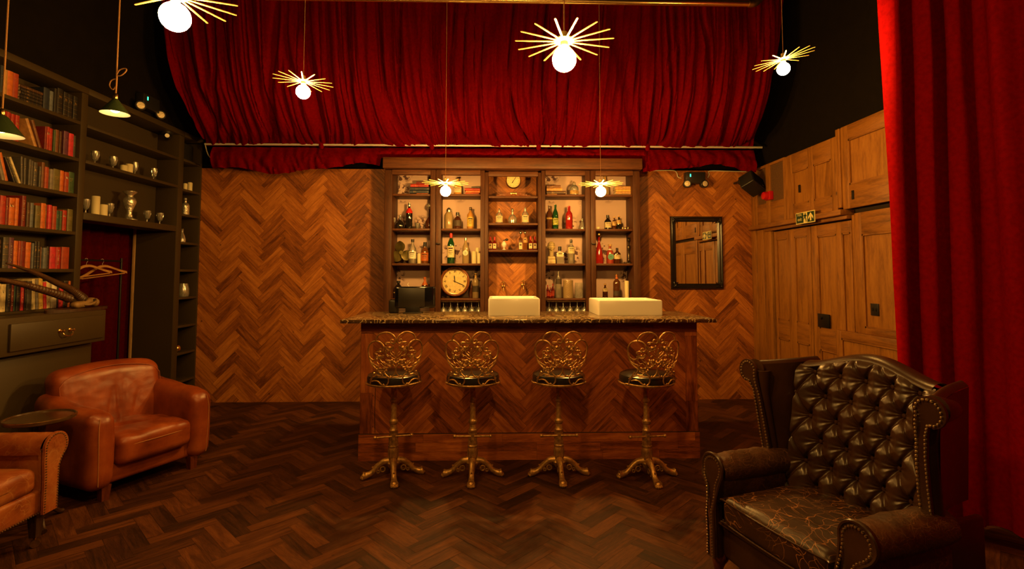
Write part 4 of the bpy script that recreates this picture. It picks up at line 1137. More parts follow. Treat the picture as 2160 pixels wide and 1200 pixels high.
# ------------------------------------------------------------------ worn tan chair at the left edge
def tan_chair():
    t = thing('scroll_arm_chair', 'worn tan leather armchair with nailhead scroll arms at the left edge, partly cut off', 'armchair', (-2.90, 2.66, 0), math.radians(90))
    for s in (-1, 1):
        mb = MB()
        # rolled arm, along y
        def fr_(u, v, s=s):
            a = math.radians(200 - 290*u); r = .075
            y = -.385 + v*.70
            return (s*(.335+.01)+s*r*math.cos(a)*-1*-1, y, .545 + r*math.sin(a) + wr((u*2, v*3, s), 3, .006))
        mb.grid(20, 16, lambda u, v, s=s: (s*.345 + s*.078*math.cos(math.radians(200-300*u)), -.385+.70*v, .54+.075*math.sin(math.radians(200-300*u)) + wr((u*2, v*3, s), 3, .005)))
        mb.rbox(s*.335, -.03, .36, .085, .70, .34, .02, 3, seg=3)
        arm = mb.build('arm', TAN2, t, smooth=70)
        mb = MB(); out = [(s*(.335)+s*x, z+.19) for x, z in scroll_outline(.078, .10, .43)]
        mb.prism(out, lambda a, b, d: (a, -.388-d, b), 0, .014); mb.build('arm_front', TAN2, arm)
        mb = MB(); cx_ = s*.345; c2 = [( (a-cx_)*.86+cx_, (b-.42)*.95+.42) for a, b in out]
        nails(mb, [(a, -.403, b) for a, b in c2], .0145, .0048); mb.build('nailheads', NAIL, arm)
    mb = MB(); mb.rbox(0, -.03, .255, .66, .68, .13, .02, 3, seg=4); fr_o = mb.build('seat_frame', TAN2, t)
    mb = MB(); nails(mb, [(-.32,-.372,.198),(.32,-.372,.198)], .0145, .0045); mb.build('nailheads', NAIL, fr_o)
    def fs(p):
        q = Vector(p)
        if q.z > 0: q.z += .030*math.cos(q.x*4.4)*math.cos(q.y*4.2)-.01 + wr((q.x, q.y, 0), 6, .006)
        return q
    mb = MB(); mb.rbox(0, -.07, .385, .58, .60, .14, .045, 5, seg=16, fn=fs); mb.build('seat_cushion', TAN2, t, smooth=80)
    def fb(p):
        q = Vector(p); q.y += .06*(q.z/.3); q.z -= .03*(q.x/.33)**2*max(0, q.z/.2); return q
    mb = MB(); mb.rbox(0, .24, .62, .66, .15, .56, .07, 6, seg=10, fn=fb); mb.build('backrest', TAN2, t, smooth=80)
    for s in (-1, 1):
        for y in (-.33, .30):
            x = s*.325; mb = MB(); mb.add([(x-.028,y-.028,.20),(x+.028,y-.028,.20),(x+.028,y+.028,.20),(x-.028,y+.028,.20),(x-.018,y-.018,.055),(x+.018,y-.018,.055),(x+.018,y+.018,.055),(x-.018,y+.018,.055)],
                   [(0,1,2,3),(4,7,6,5),(0,4,5,1),(1,5,6,2),(2,6,7,3),(3,7,4,0)]); lg = mb.build('leg', M['dark_wood'], t)
            mb = MB(); mb.tube([(x, y, .058), (x+.005, y+.004, .045)], .008, 8); mb.tube([(x-.012, y-.012, .022), (x+.012, y+.006, .022)], .021, 14); mb.build('caster', M['old_brass'], lg)
tan_chair()

# ------------------------------------------------------------------ round side table
pt = at(85, 880, Y=3.23)
t = thing('round_side_table', 'small dark round tripod table beside the cognac armchair', 'table', (pt.x, pt.y, 0)); zt = pt.z
mb = MB(); R_ = .172
mb.lathe([(0,zt-.022),(R_-.02,zt-.022),(R_,zt-.014),(R_+.003,zt-.004),(R_,zt+.006),(R_-.008,zt+.007),(R_-.012,zt),(0,zt)], n=48); top = mb.build('tabletop', plain('dark_tabletop', (.06,.030,.010), .22, var=.3, coat=.3), t)
mb = MB(); mb.tube([((R_-.002)*math.cos(a), (R_-.002)*math.sin(a), zt+.004) for a in [2*PI*i/48 for i in range(48)]], .0035, 6, closed=True); mb.build('rim', M['old_brass'], top)
mb = MB(); mb.lathe([(.03,.10),(.034,.14),(.022,.18),(.028,.24),(.018,.30),(.016,.45),(.024,.50),(.03,zt-.022)], n=18); mb.build('pedestal', M['dark_wood'], t)
for k in range(3):
    a = 2*PI*k/3 - .62; mb = MB(); P = spline([(.015,0,.13),(.06,0,.12),(.11,0,.06),(.15,0,.022),(.175,0,.014)], 5)
    mb.tube([Matrix.Rotation(a,3,'Z') @ Vector(q) for q in P], [.018]*6+[.014]*(len(P)-6), 8); mb.build('leg', M['dark_wood'], t)

# ------------------------------------------------------------------ buttoned wing chair
def fwd(z): return .022*max(0, min(1, (.56-z)/.16))
def wing_chair():
    t = thing('wing_chair', 'dark brown buttoned leather wing chair with nailhead scrolls and cracked seat', 'armchair', (1.474, 2.265, 0), math.radians(-72.6))
    # base frame
    mb = MB(); mb.rbox(0, -.03, .265, .72, .66, .17, .025, 3, seg=6, fn=lambda p: p+Vector((0, (.02*(p.x/.36)**2 if p.y < 0 else 0), 0))); base = mb.build('seat_frame', OXB, t)
    mb = MB(); mb.tube([(-.34,-.366,.343),(.34,-.366,.343)], .006, 8); mb.build('piping', OXB, base)
    # seat cushion
    def fs(p):
        q = Vector(p)
        if q.z > 0: q.z += .026*math.cos(q.x*4.4)*math.cos((q.y+.02)*4.0)-.008 + wr((q.x, q.y, 0), 5, .006)
        if q.y < 0: q.y -= .012*math.cos(q.x*5)
        return q
    mb = MB(); mb.rbox(0, -.115, .415, .56, .52, .135, .04, 5, seg=20, fn=fs); sc_ = mb.build('seat_cushion', OXB_SEAT, t, smooth=80)
    for z in (.362, .462):
        mb = MB(); mb.tube(spline([(-.278,.1,z),(-.278,-.33,z),(-.25,-.372,z),(0,-.386,z),(.25,-.372,z),(.278,-.33,z),(.278,.1,z)], 8), .0045, 6); mb.build('piping', OXB, sc_)
    # tufted back
    DX, DZ = .122, .106
    btn = []
    for j in range(6):
        z = .49 + j*DZ
        off = 0 if j % 2 else DX/2
        for i in range(-3, 4):
            x = i*DX + off
            if abs(x) > .30: continue
            if j == 5 and abs(x) > .31: continue
            btn.append((x, z))
    def crest(x): return 1.085 + .035*math.cos(min(PI, abs(x)/.30*PI)) 
    hw = lambda z: .302 + .012*(z-.45)/.6
    def back_y(x, z): return .115 + .12*(z-.45)/.65 + .05*(x/.28)**2*-1*.6
    def fback(u, v):
        z = .44 + (crest((u-.5)*.56)-.44)*v
        x = (u-.5)*2*hw(z)
        d = min(math.hypot((x-bx)/1.0, (z-bz)/1.0) for bx, bz in btn)
        # pleats run along the diagonals between the buttons
        best = 9
        g = (z-.49)/DZ
        a1 = (x/DX*2 + g); a2 = (x/DX*2 - g)
        f1 = abs(((a1+1+0) % 2)-1); f2 = abs(((a2+1+0) % 2)-1)
        # buttons lie where both families meet
        d1 = min(abs(((a1-1) % 2)), 2-abs((a1-1) % 2)); d2 = min(abs((a2-1) % 2), 2-abs((a2-1) % 2))
        dl = min(d1, d2)*.5*DX*.85
        puff = .050*(1-math.exp(-(d/.031)**1.25))
        pleat = .015*math.exp(-(dl/.0065)**2)*(1 if d < .15 else .4)
        wrk = .0035*math.cos(12*math.atan2(z-min(btn, key=lambda b: (x-b[0])**2+(z-b[1])**2)[1], x-min(btn, key=lambda b: (x-b[0])**2+(z-b[1])**2)[0]))*math.exp(-(d/.04)**2)
        edge = min(1, (1-v)/.05) if v > .95 else 1
        h = puff - pleat*edge + wrk
        roll = 0
        if v > .93: h *= 1; roll = .035*((v-.93)/.07)**2
        return (x, back_y(x, z)-h+roll, z)
    mb = MB(); mb.grid(190, 210, fback)
    bk = mb.build('backrest', OXB, t, smooth=80)
    # back shell
    mb = MB()
    def fsh(u, v):
        z = .22 + (crest((u-.5)*.62)-.225)*v; x = (u-.5)*2*(.325); a = 1 if v < .97 else 1-((v-.97)/.03)*.6
        return (x, back_y(x*.9, max(.45, z))+.035*a+.05*a, z)
    mb.grid(30, 30, fsh)
    def fcap(u, v):
        x = (u-.5)*2*.30; c = crest(x*.93); y0 = back_y(x*.9, c)-.03; y1 = back_y(x*.9, c)+.085
        a = PI*v; return (x, (y0+y1)/2-(y1-y0)/2*math.cos(a), c-.012+.030*math.sin(a))
    mb.grid(40, 12, fcap); mb.build('back_shell', OXB, bk, smooth=80)
    mb = MB()
    for bx, bz in btn:
        if bz < crest(bx)-.03 : mb.ball((bx, back_y(bx, bz)-.006, bz), .0105, 8, sc=(1,.6,1))
    bo = mb.build('buttons', OXB, bk); bo['kind'] = 'stuff'
    for s in (-1, 1):
        # wing: thick curved panel from the back forward to a rolled scroll edge
        def edge_y(z):                                            # front line of the wing
            if z > .95: return .00 + .0*(z-.95)
            return .00 + .040*max(0, (.95-z)/.33)**1.3
        zt_ = lambda v: 1.045
        mb = MB()
        zb, zc = .62, 1.045
        def inner(u, v, s=s):
            z = zb + (zc + .035*math.sin(PI*.5*(1-u))*0 - zb)*v
            y1 = .30; y0 = edge_y(z)
            y = y1 + (y0-y1)*u
            x = .285 + .065*u + .02*v + .012*math.sin(PI*u)*-1
            x += .02*u*v
            return (s*x, y, z + (.02*(1-u) if v > .97 else .02*(1-u)*v))
        def outer(u, v, s=s):
            p = inner(u, v); return (p[0]+s*.05, p[1], p[2]-.004)
        mb.grid(18, 22, inner); mb.grid(18, 22, outer)
        def top_(u, v, s=s):
            a = inner(u, 1); b_ = outer(u, 1); k = v; 
            return (a[0]+(b_[0]-a[0])*k, a[1], a[2]+.018*math.sin(PI*k)-.002*k)
        mb.grid(18, 8, top_)
        w = mb.build('wing', OXB, t, smooth=75)
        # rolled front edge: scroll whose roll is fattest at the top and turns outward
        mb = MB()
        def sc_pt(v):                                             # centre line of front edge, bottom to top
            z = .56 + (1.012-.56)*v
            return Vector((s*(.372+.025*v), edge_y(z)-.0, z)), .030 + .014*max(0, (v-.72)/.28)
        P = []; Rr = []
        for i in range(31):
            p, r = sc_pt(i/30); P.append(p); Rr.append(r)
        mb.tube(P, Rr, 14)
        # roll at the top carried back along the wing
        Q = [Vector((s*(.425+.01*i/10-.01*(i/10)**2), -.012+.03*i*.33*1.0, 1.015-.004*(i/10))) for i in range(0, 10)]
        mb.tube(Q, [.052-.0022*i for i in range(10)], 18)
        mb.build('rolled_edge', OXB, w, smooth=75)
        # front facing with nails
        out = [(.345,.545),(.352,.70),(.362,.82),(.372,.90),(.372,.955),(.378,1.0)] + arc(.430,1.010,.058,165,-75,14) + [(.428,.960),(.414,.92),(.404,.84),(.398,.72),(.392,.545)]
        mb = MB(); mb.prism([(s*a, b_) for a, b_ in out], lambda a, b_, d: (a, edge_y(b_)-.034-d-(.012 if b_ > .93 else 0), b_), 0, .012)
        mb.build('wing_facing', OXB, w)
        cxm = lambda z: .372 + .025*max(0, (z-.55)/.45)
        mb = MB(); nl = []
        for a, b_ in out:
            c = (.385+.0*b_, b_) if b_ < .93 else (.42, 1.0)
            nl.append((s*(a+(c[0]-a)*.22), edge_y(b_)-.048-(.012 if b_ > .93 else 0), b_+(0 if b_ < .93 else (c[1]-b_)*.18)))
        nails(mb, nl, .0155, .0055); no = mb.build('nailheads', NAIL, w)
        # arm: rolled, running forward
        mb = MB()
        def roll(u, v, s=s):
            a = math.radians(215-320*u); y = -.335 + v*.42; r = .068 + .006*math.sin(v*3)
            return (s*.362 + s*r*1.05*math.cos(a), y, .568 + r*.92*math.sin(a) + wr((u*2+s, v*2, 0), 3, .007))
        mb.grid(26, 22, roll)
        mb.rbox(s*.345, -.10, .44, .07, .46, .24, .02, 3, seg=3)
        arm = mb.build('arm', OXB_WORN, t, smooth=75)
        out = [(.300,.19),(.302,.26),(.302,.33),(.306,.40),(.308,.45),(.308,.50),(.300,.55)] + arc(.365,.570,.070,165,-60,16) + [(.378,.49),(.358,.44),(.348,.38),(.342,.30),(.342,.24),(.342,.19)]
        mb = MB(); mb.prism([(s*a, b_) for a, b_ in out], lambda a, b_, d: (a, -.325-fwd(b_)-d*(1+1.5*fwd(b_)/.05), b_), 0, .022)
        # raised welt around the facing
        mb.tube([(s*a, -.346-2.4*fwd(b_), b_) for a, b_ in out], .007, 6, closed=True)
        mb.build('arm_facing', OXB, arm)
        mb = MB(); nl = []
        for a, b_ in out:
            c = (.325, b_) if b_ < .46 else (.360, .560)
            nl.append((s*(a+(c[0]-a)*.24), -.350-2.55*fwd(b_), b_+(0 if b_ < .46 else (c[1]-b_)*.2)))
        nails(mb, nl, .0135, .0050); mb.build('nailheads', NAIL, arm)
        # outer side panel
        mb = MB(); mb.rbox(s*.362, .0, .37, .03, .64, .40, .012, 2, seg=3); mb.build('side_panel', OXB, t)
        # legs
        mb = MB(); P = spline([(s*.325,-.325,.20),(s*.335,-.345,.15),(s*.335,-.345,.09),(s*.328,-.335,.035),(s*.335,-.35,.014)], 5)
        mb.tube(P, [.030,.033,.035,.035,.033,.030,.027,.024,.021,.019,.017,.015,.014,.014,.014,.015,.017,.020,.022,.022,.022][:len(P)], 12); mb.build('leg', LEGW, t)
        mb = MB(); mb.tube([(s*.29,.26,.20),(s*.29,.28,.10),(s*.29,.30,.0)], [.026,.022,.018], 10); mb.build('leg', LEGW, t)
wing_chair()
# ------------------------------------------------------------------ books
_bm = {}
def bookmat(col, gilt=0):
    k = (tuple(round(c, 3) for c in col), gilt)
    if k in _bm: return _bm[k]
    m, nt, b = new_mat('book_cloth'); L = nt.links.new
    tc = N(nt, 'ShaderNodeTexCoord')
    nz = N(nt, 'ShaderNodeTexNoise'); nz.inputs['Scale'].default_value = 30; nz.inputs['Detail'].default_value = 4; L(tc.outputs['Object'], nz.inputs['Vector'])
    r = ramp(nt, [(.3, tuple(c*.7 for c in col)), (.7, tuple(min(1, c*1.25) for c in col))]); L(nz.outputs['Fac'], r.inputs['Fac']); c0 = r.outputs['Color']
    L(c0, b.inputs['Base Color']); b.inputs['Roughness'].default_value = .5
    _bm[k] = m; return m
GILT = plain('gilt_tooling', (.62,.38,.12), .35, .7, var=.3, vscale=80)
PAPERW = plain('paper_label', (.70,.60,.42), .7)
PAGES = plain('book_pages', (.62,.50,.30), .8, var=.15, vscale=120)
CN = {
 'red':(.38,.022,.010), 'dark red':(.17,.012,.008), 'orange':(.55,.13,.018), 'brick red':(.34,.045,.014), 'tan':(.48,.25,.08), 'brown':(.16,.060,.020), 'dark brown':(.07,.030,.012),
 'black':(.016,.012,.010), 'navy':(.020,.026,.045), 'dark grey':(.065,.055,.048), 'grey':(.20,.17,.15), 'blue grey':(.12,.14,.17), 'olive':(.13,.105,.030), 'green':(.045,.085,.035), 'teal':(.03,.085,.07),
 'cream':(.66,.54,.30), 'purple':(.11,.03,.07), 'yellow':(.62,.40,.08), 'pink red':(.55,.03,.05), 'white':(.70,.64,.50), 'light grey':(.38,.38,.38)}
def book_mesh(th, h, d, mats, style, rg):
    """spine faces +x; book stands along y (thickness th), height h, depth d into -x"""
    mb = MB(); n = 6; c = .0025
    # spine: slightly rounded front; covers
    prof = [(-d, -th/2), (-.004, -th/2)] + [(.0045*math.cos(a)-.004+.0, th/2*math.sin(a)) for a in [(-PI/2)+PI*i/n for i in range(1, n)]] + [(-.004, th/2), (-d, th/2)]
    o = len(mb.v); k = len(prof)
    vs = [(x, y, 0) for x, y in prof] + [(x, y, h) for x, y in prof]
    fs = [(i, i+1, k+i+1, k+i) for i in range(k-1)]
    # hollow ends show pages set in a little
    fs += [tuple(range(k-1, -1, -1)), tuple(range(k, 2*k)), (k-1, 0, k, 2*k-1)]
    mb.add(vs, fs, 0)
    mb.box(-d-.001, -.006, -th/2+c, th/2-c, h-.0005, h+.0006, 2); mb.box(-d-.0015, -d, -th/2+c, th/2-c, .004, h-.004, 2)
    def band(z0, z1, mi, w=.92, off=.0012):
        P = [(.0045*math.cos(a)-.004+off, th/2*w*math.sin(a)) for a in [(-PI/2*.95)+PI*.95*i/4 for i in range(5)]]
        vs = [(x, y, z0) for x, y in P] + [(x, y, z1) for x, y in P]
        mb.add(vs, [(i, i+1, 6+i-1+0, 5+i) for i in range(4)], mi)
    if style == 'bands':
        for q in (.08, .26, .44, .62, .80): band(h*q, h*q+.003, 1)
        band(h*.66, h*.76, 1, .7)
    elif style == 'title':
        z = h*rg.uniform(.62, .78); band(z, z+.004, 1, .75); band(z-.012, z-.008, 1, .6); band(z-.022, z-.019, 1, .7)
        band(h*.07, h*.085, 1, .6)
    elif style == 'label': band(h*.68, h*.82, 3, .85); band(h*.1, h*.13, 1, .5)
    elif style == 'vertical':
        z = h*.2
        while z < h*.85:
            l = rg.uniform(.004, .010); band(z, z+l, 1 if rg.random() < .5 else 3, .5); z += l+.004
    return mb
brg = random.Random(42)
def hname(h, th):
    return ('slim ' if th < .022 else 'thick ' if th > .042 else '') + ('tall ' if h > .225 else 'short ' if h < .175 else '')
ORD = ['first','second','third','fourth','fifth','sixth','seventh','eighth','ninth','tenth','eleventh','twelfth','thirteenth','fourteenth','fifteenth','sixteenth','seventeenth','eighteenth','nineteenth','twentieth','twenty-first','twenty-second','twenty-third']
XSP = XL - .022
rows = [
 # (shelf top z, shelf name, [(px left, px right, colour, height, style, lean degrees)])
 (2.811, 'top shelf', [(-8,6,'light grey',.22,'vertical',0),(6.5,14,'navy',.205,'title',0),(14.5,21.5,'tan',.185,'title',0),(22,34,'orange',.190,'title',0),(34.5,46,'brick red',.190,'title',0),
    (98,110,'navy',.175,'',0),(110.5,118,'blue grey',.165,'title',0),(119,126,'black',.20,'',0),(126.5,138,'black',.215,'bands',0),(139,149,'black',.205,'bands',0),(149.5,160,'black',.205,'bands',0),(161,173,'black',.205,'bands',0)]),
 (2.492, 'second shelf', [(2,10,'red',.215,'bands',0),(10.5,18,'red',.21,'bands',0),(18.5,26,'red',.205,'bands',0),(26.5,34,'red',.205,'bands',0),(34.5,42,'red',.20,'bands',0),(42.5,51,'red',.20,'bands',0),
    (84,91,'tan',.215,'',-24),(95,101,'brown',.215,'title',-22),(103,108,'dark red',.185,'title',0),(108.3,114,'red',.19,'label',0),(114.4,121.5,'red',.185,'title',0),(122,126,'green',.18,'',0),(126.5,134,'brown',.19,'title',0),(134.4,139.5,'dark brown',.185,'title',0),(143,153,'purple',.20,'title',0),(153.5,163.5,'pink red',.195,'title',0),(164,174,'dark grey',.19,'title',0)]),
 (2.185, 'third shelf', [(8,17,'brick red',.14,'title',-12),(20,28,'grey',.19,'title',-17),(28.5,36,'orange',.205,'title',-17),(44,49,'black',.19,'vertical',-25),(50,54,'black',.185,'vertical',-25),(55.5,60.5,'cream',.20,'',-26),
    (62,67,'dark grey',.21,'title',-3),(68,73,'dark grey',.205,'title',-2),(74,80,'dark grey',.20,'title',0),(80.5,85.5,'dark grey',.195,'title',0),(87,95,'dark grey',.19,'bands',0),(95.5,100,'dark grey',.165,'title',0),(103,109,'brown',.205,'',0),(110,118,'brick red',.175,'title',0),(118.5,125.5,'grey',.165,'title',0),(126,140,'olive',.175,'title',0),(140.5,148,'orange',.175,'title',0),(148.5,157,'brick red',.17,'label',0),(158,170,'green',.18,'title',0)]),
 (1.866, 'fourth shelf', [(-7,6,'red',.215,'title',0),(7,20.5,'red',.215,'title',0),(21,32.5,'red',.21,'title',0),(33,40,'dark red',.20,'title',0),(40.5,52,'orange',.205,'label',0),(52.5,60,'orange',.21,'title',0),(66,74.5,'dark red',.235,'vertical',0),(76,83,'dark brown',.19,'title',0),(83.5,90.5,'blue grey',.19,'title',0),(92,103,'olive',.175,'title',0),(103.5,113,'orange',.20,'title',0),(113.5,118,'brown',.195,'title',0),(118.5,125,'pink red',.195,'title',0),(127,135.5,'brick red',.19,'title',0),(136,143.5,'teal',.16,'title',0),(144,149,'green',.16,'title',0),(149.5,157.5,'red',.17,'label',0),(159,175,'olive',.185,'title',0)]),
 (1.551, 'fifth shelf', [(30,42,'dark grey',.225,'bands',0),(43,53,'purple',.225,'vertical',0),(53.5,62,'orange',.205,'title',0),(62.5,67.5,'brick red',.205,'title',0),(68,78,'dark red',.205,'title',0),(78.5,89,'orange',.20,'title',0),(89.5,94,'blue grey',.195,'title',0),(96,101.5,'black',.21,'bands',0),(102,108,'black',.21,'bands',0),(108.5,111,'brown',.17,'title',0),(111.5,119,'blue grey',.165,'title',0),(121,127,'black',.175,'title',0),(127.5,139.5,'pink red',.175,'title',0),(140,149.5,'red',.175,'vertical',0),(150,165.5,'brick red',.18,'',0)]),
 (1.2335, 'bottom shelf', [(-5,5,'black',.205,'vertical',0),(5.5,13,'tan',.21,'title',0),(13.5,19.5,'cream',.205,'vertical',0),(20,32,'cream',.205,'vertical',0),(32.5,43,'cream',.20,'label',0),(43.5,53,'black',.20,'vertical',0),(53.5,59.5,'dark red',.20,'vertical',0),(60,63,'teal',.20,'',0),(63.5,72,'black',.19,'title',0),(72.5,78.5,'pink red',.19,'vertical',0),(79,83,'black',.19,'title',0),(84,94,'dark grey',.22,'',0),(96,103,'cream',.235,'vertical',-3),(103.5,109,'grey',.235,'title',-3),(109.5,118,'yellow',.24,'label',-4),(118.5,125,'pink red',.21,'title',-4),(125.5,134,'cream',.215,'vertical',-4),(134.5,145,'white',.20,'',0),(145.5,149,'black',.20,'title',0),(149.5,157,'pink red',.18,'',0),(157.5,166,'black',.215,'title',0),(166.5,172,'orange',.215,'vertical',0),(172.5,176.5,'cream',.20,'vertical',0)]),
]
GT = [GILT, GILT, PAGES, PAPERW]
for z, nm, bl in rows:
    for i, (a, b_, cn, h, stl, lean) in enumerate(bl):
        ya, yb = yL(a, XSP), min(yL(b_, XSP), yA1-.003); th = abs(yb-ya)-.0008; yc = (ya+yb)/2
        d = min(.185, .125 + h*.2)
        mb = book_mesh(th*math.cos(math.radians(lean)), h, d, None, stl, brg)
        if lean:
            Mx = Matrix.Rotation(math.radians(-lean), 3, 'X'); c, s_ = math.cos(math.radians(lean)), 0
            mb.v = [tuple(Mx @ Vector(v)) for v in mb.v]
            dz = -min(v[2] for v in mb.v); mb.v = [(v[0], v[1], v[2]+dz) for v in mb.v]
        o = mb.build('book', [bookmat(CN[cn]), GILT, PAGES, PAPERW], smooth=50)
        o.location = (XSP + brg.uniform(-.008, .004), yc, z+.0004)
        pos = ORD[len(bl)-1-i]; pos = 'rightmost' if i == len(bl)-1 else pos+' from the right'
        tag(o, f'{cn} book, {pos} on the {nm}'.replace('top shelf', 'top bookcase shelf').replace('bottom shelf', 'bottom bookcase shelf') if True else '', 'book', f'books on the {nm} of the bookcase')
# books lying in piles
def pile(px0, px1, z, hs, cols, nm, X=XSP, stl='title'):
    ya, yb = yL(px0, X), yL(px1, X)
    n = len(hs); rg = random.Random(n*7)
    names = {1:'',}
    for i, (h, cn) in enumerate(zip(hs, cols)):
        l = abs(yb-ya)*rg.uniform(.92, 1.0); mb = book_mesh(h, l, .14, None, stl, rg)
        Mx = Matrix.Rotation(PI/2, 3, 'X'); mb.v = [tuple(Mx @ Vector(v)) for v in mb.v]
        o = mb.build('book', [bookmat(CN[cn]), GILT, PAGES, PAPERW], smooth=50)
        o.location = (X + rg.uniform(-.01, .004), yb, z + h/2 + .0004); z += h+.0006
        w = 'lowest' if i == 0 else 'topmost' if i == n-1 else ORD[i]+' from the bottom'
        tag(o, f'{cn} book, {w} of the pile on the {nm}'.replace('bottom of', 'bottom in'), 'book', f'pile of books on the {nm} of the bookcase')
pile(47, 95, 2.811, [.026,.026,.024,.024,.022], ['black']*4+['dark brown'], 'top bookcase shelf', stl='bands')
pile(-22, 26, 1.551, [.036,.034,.026,.040,.030,.038], ['blue grey','dark brown','black','grey','dark brown','dark brown'], 'fifth bookcase shelf')

# ------------------------------------------------------------------ things on the display shelves
def goblet(label, px, z, h=.115, r=.034, X=XL-.09, mat=None, grp='stemmed glasses on the display shelves'):
    y = yL(px, X); t = thing('stemmed_glass', label, 'glass', (X, y, z+.0005), 0, grp); k = h/.115
    mb = MB(); mb.lathe([(.0,.002),(r*.75,.0),(r*.75,.003),(.006,.008),(.005,.030*k),(r*.55,.042*k),(r*.85,.065*k),(r*.96,h),(r*.90,h),(r*.78,.066*k),(r*.45,.048*k),(0,.045*k)], n=18, close=False)
    for i in range(8):
        a = 2*PI*i/8; mb.tube([(r*.60*math.cos(a), r*.60*math.sin(a), .046*k), (r*.97*math.cos(a), r*.97*math.sin(a), h*.8)], .0022, 5)
    mb.build('bowl', M['glass_cut'], t)
    return t
goblet('cut glass goblet, first from the left on the middle display shelf', 208, 2.495, .125)
goblet('cut glass goblet, second from the left on the middle display shelf', 246, 2.495, .125)
goblet('narrow cut glass beside the two candles on the middle display shelf', 291, 2.495, .135, .028)
goblet('cut glass goblet at the right end of the middle display shelf', 330, 2.495, .13)
goblet('cut glass goblet left of the tall candle on the lower display shelf', 194, 2.04, .13, .03)
goblet('cut glass goblet right of the short candle on the lower display shelf', 243, 2.04, .13)
goblet('cut glass goblet just right of the silver vase', 320, 2.04, .125)
goblet('cut glass goblet at the right end of the lower display shelf', 346, 2.04, .125)
WAX = M['cream']
def candle(label, x, y, z, r, h, grp='candles on the shelves', wick=True):
    t = thing('pillar_candle', label, 'candle', (x, y, z+.0005), 0, grp)
    mb = MB(); mb.lathe([(r,0),(r,h-.004),(r-.003,h),(r-.006,h-.001),(r*.5,h-.004),(0,h-.005)], n=20); mb.build('wax', WAX, t)
    mb = MB(); mb.tube([(0,0,h-.006),(.001,0,h+.006)], .0012, 5); mb.build('wick', M['black_plastic'], t)
XD = XL-.09
candle('short pillar candle in front on the middle display shelf', XD+.01, yL(266, XD), 2.495, .030, .070)
candle('small pillar candle behind the taller one on the middle display shelf', XD-.05, yL(272, XD-.05), 2.495, .026, .085)
candle('taller pillar candle on the middle display shelf', XD, yL(279, XD), 2.495, .032, .100)
candle('tall pillar candle on the lower display shelf', XD+.01, yL(211, XD), 2.04, .033, .172)
candle('short pillar candle on the lower display shelf', XD+.01, yL(227.5, XD), 2.04, .033, .108)
y = yL(283, XD); t = thing('silver_vase', 'tall silvered glass vase on the lower display shelf above the doorway', 'vase', (XD, y, 2.0405))
mb = MB(); mb.lathe([(0,0),(.068,0),(.070,.008),(.035,.022),(.028,.035),(.030,.045),(.022,.06),(.024,.09),(.048,.150),(.058,.185),(.050,.215),(.028,.235),(.030,.25),(.060,.278),(.062,.284),(.05,.28),(.02,.25)], n=32, close=False); mb.build('body', M['crystal'], t)
XN = XL-.11
candle('taller pillar candle on the corner shelves', XN+.02, yL(402, XN), 2.475, .026, .115)
candle('shorter pillar candle on the corner shelves', XN+.03, yL(396, XN+.03), 2.475, .022, .085)
def tagbottle(): pass
t = thing('cut_glass_decanter', 'cut glass decanter with stopper on the corner shelves', 'decanter', (XN+.04, yL(397.5, XN+.04), 2.1905))
mb = MB(); mb.lathe([(0,0),(.040,0),(.044,.01),(.044,.11),(.034,.135),(.016,.145),(.014,.165),(.017,.17)], n=10); mb.build('body', M['crystal'], t)
mb = MB(); mb.ball((0,0,.188), .017, 10); mb.build('stopper', M['glass_cut'], t)
t = thing('glass_carafe', 'slim clear glass carafe on the corner shelves below the decanter', 'decanter', (XN+.05, yL(393, XN+.05), 1.8705))
mb = MB(); mb.lathe([(0,0),(.035,0),(.038,.03),(.028,.075),(.012,.11),(.012,.15),(.016,.155)], n=16, close=False); mb.build('body', M['glass_cut'], t)
t = thing('mirror_mosaic_bowl', 'clear glass vase of glittering pieces on the corner shelves', 'vase', (XN+.03, yL(399, XN+.03), 1.2485))
mb = MB(); mb.lathe([(0,.002),(.055,0),(.062,.03),(.060,.09),(.045,.15),(.043,.15),(.056,.09),(.058,.03),(0,.006)], n=20, close=False); mb.build('body', M['glass_cut'], t)
mb = MB(); rg = random.Random(4)
for i in range(70):
    a = rg.uniform(0, 2*PI); r = .050*math.sqrt(rg.random()); mb.ball((r*math.cos(a), r*math.sin(a), .012+.05*rg.random()), .007, 5)
o = mb.build('glitter_filling', M['crystal'], t); o['kind'] = 'stuff'
mb = MB(); mb.ball((0,0,.045), .045, 24); o = mb.build('gold_ball', M['brass']); o.location = (XN+.05, yL(389, XN+.05), .6255); tag(o, 'small shiny gold ball on the lower corner shelves', 'ball')

# black speaker box, dome camera, emergency light on the left
t = thing('dome_camera', 'small black dome camera at the top right of the display shelves', 'camera', (XL-.075, yB1-.10, 3.0665))
mb = MB(); mb.lathe([(.055,0),(.055,-.022),(.045,-.03)], n=24); mb.build('base', M['black_plastic'], t)
mb = MB(); mb.ball((0,0,-.04), .048, 20); mb.build('dome', plain('gloss_black', (.01,.01,.01), .08), t)
mb = MB(); mb.tube([(.030+.0, -.045, -.05), (.034, -.052, -.052)], .022, 16); mb.build('lens', M['steel'], t)
mb = MB(); mb.rbox(0,0,0,.14,.20,.20,.015,3); o = mb.build('speaker_box', M['black_plastic']); o.location = (XL-.11, (yC0+yC1)/2-.02, 2.8155+.1); tag(o, 'black speaker box in the top niche of the corner shelves', 'speaker')
LENS = plain('lamp_reflector', (.85,.72,.5), .4, .3, bump=.8, bscale=70)
LED = plain('green_led', (.02,.3,.15), .4, emit=(.05,1,.45), es=2.5)
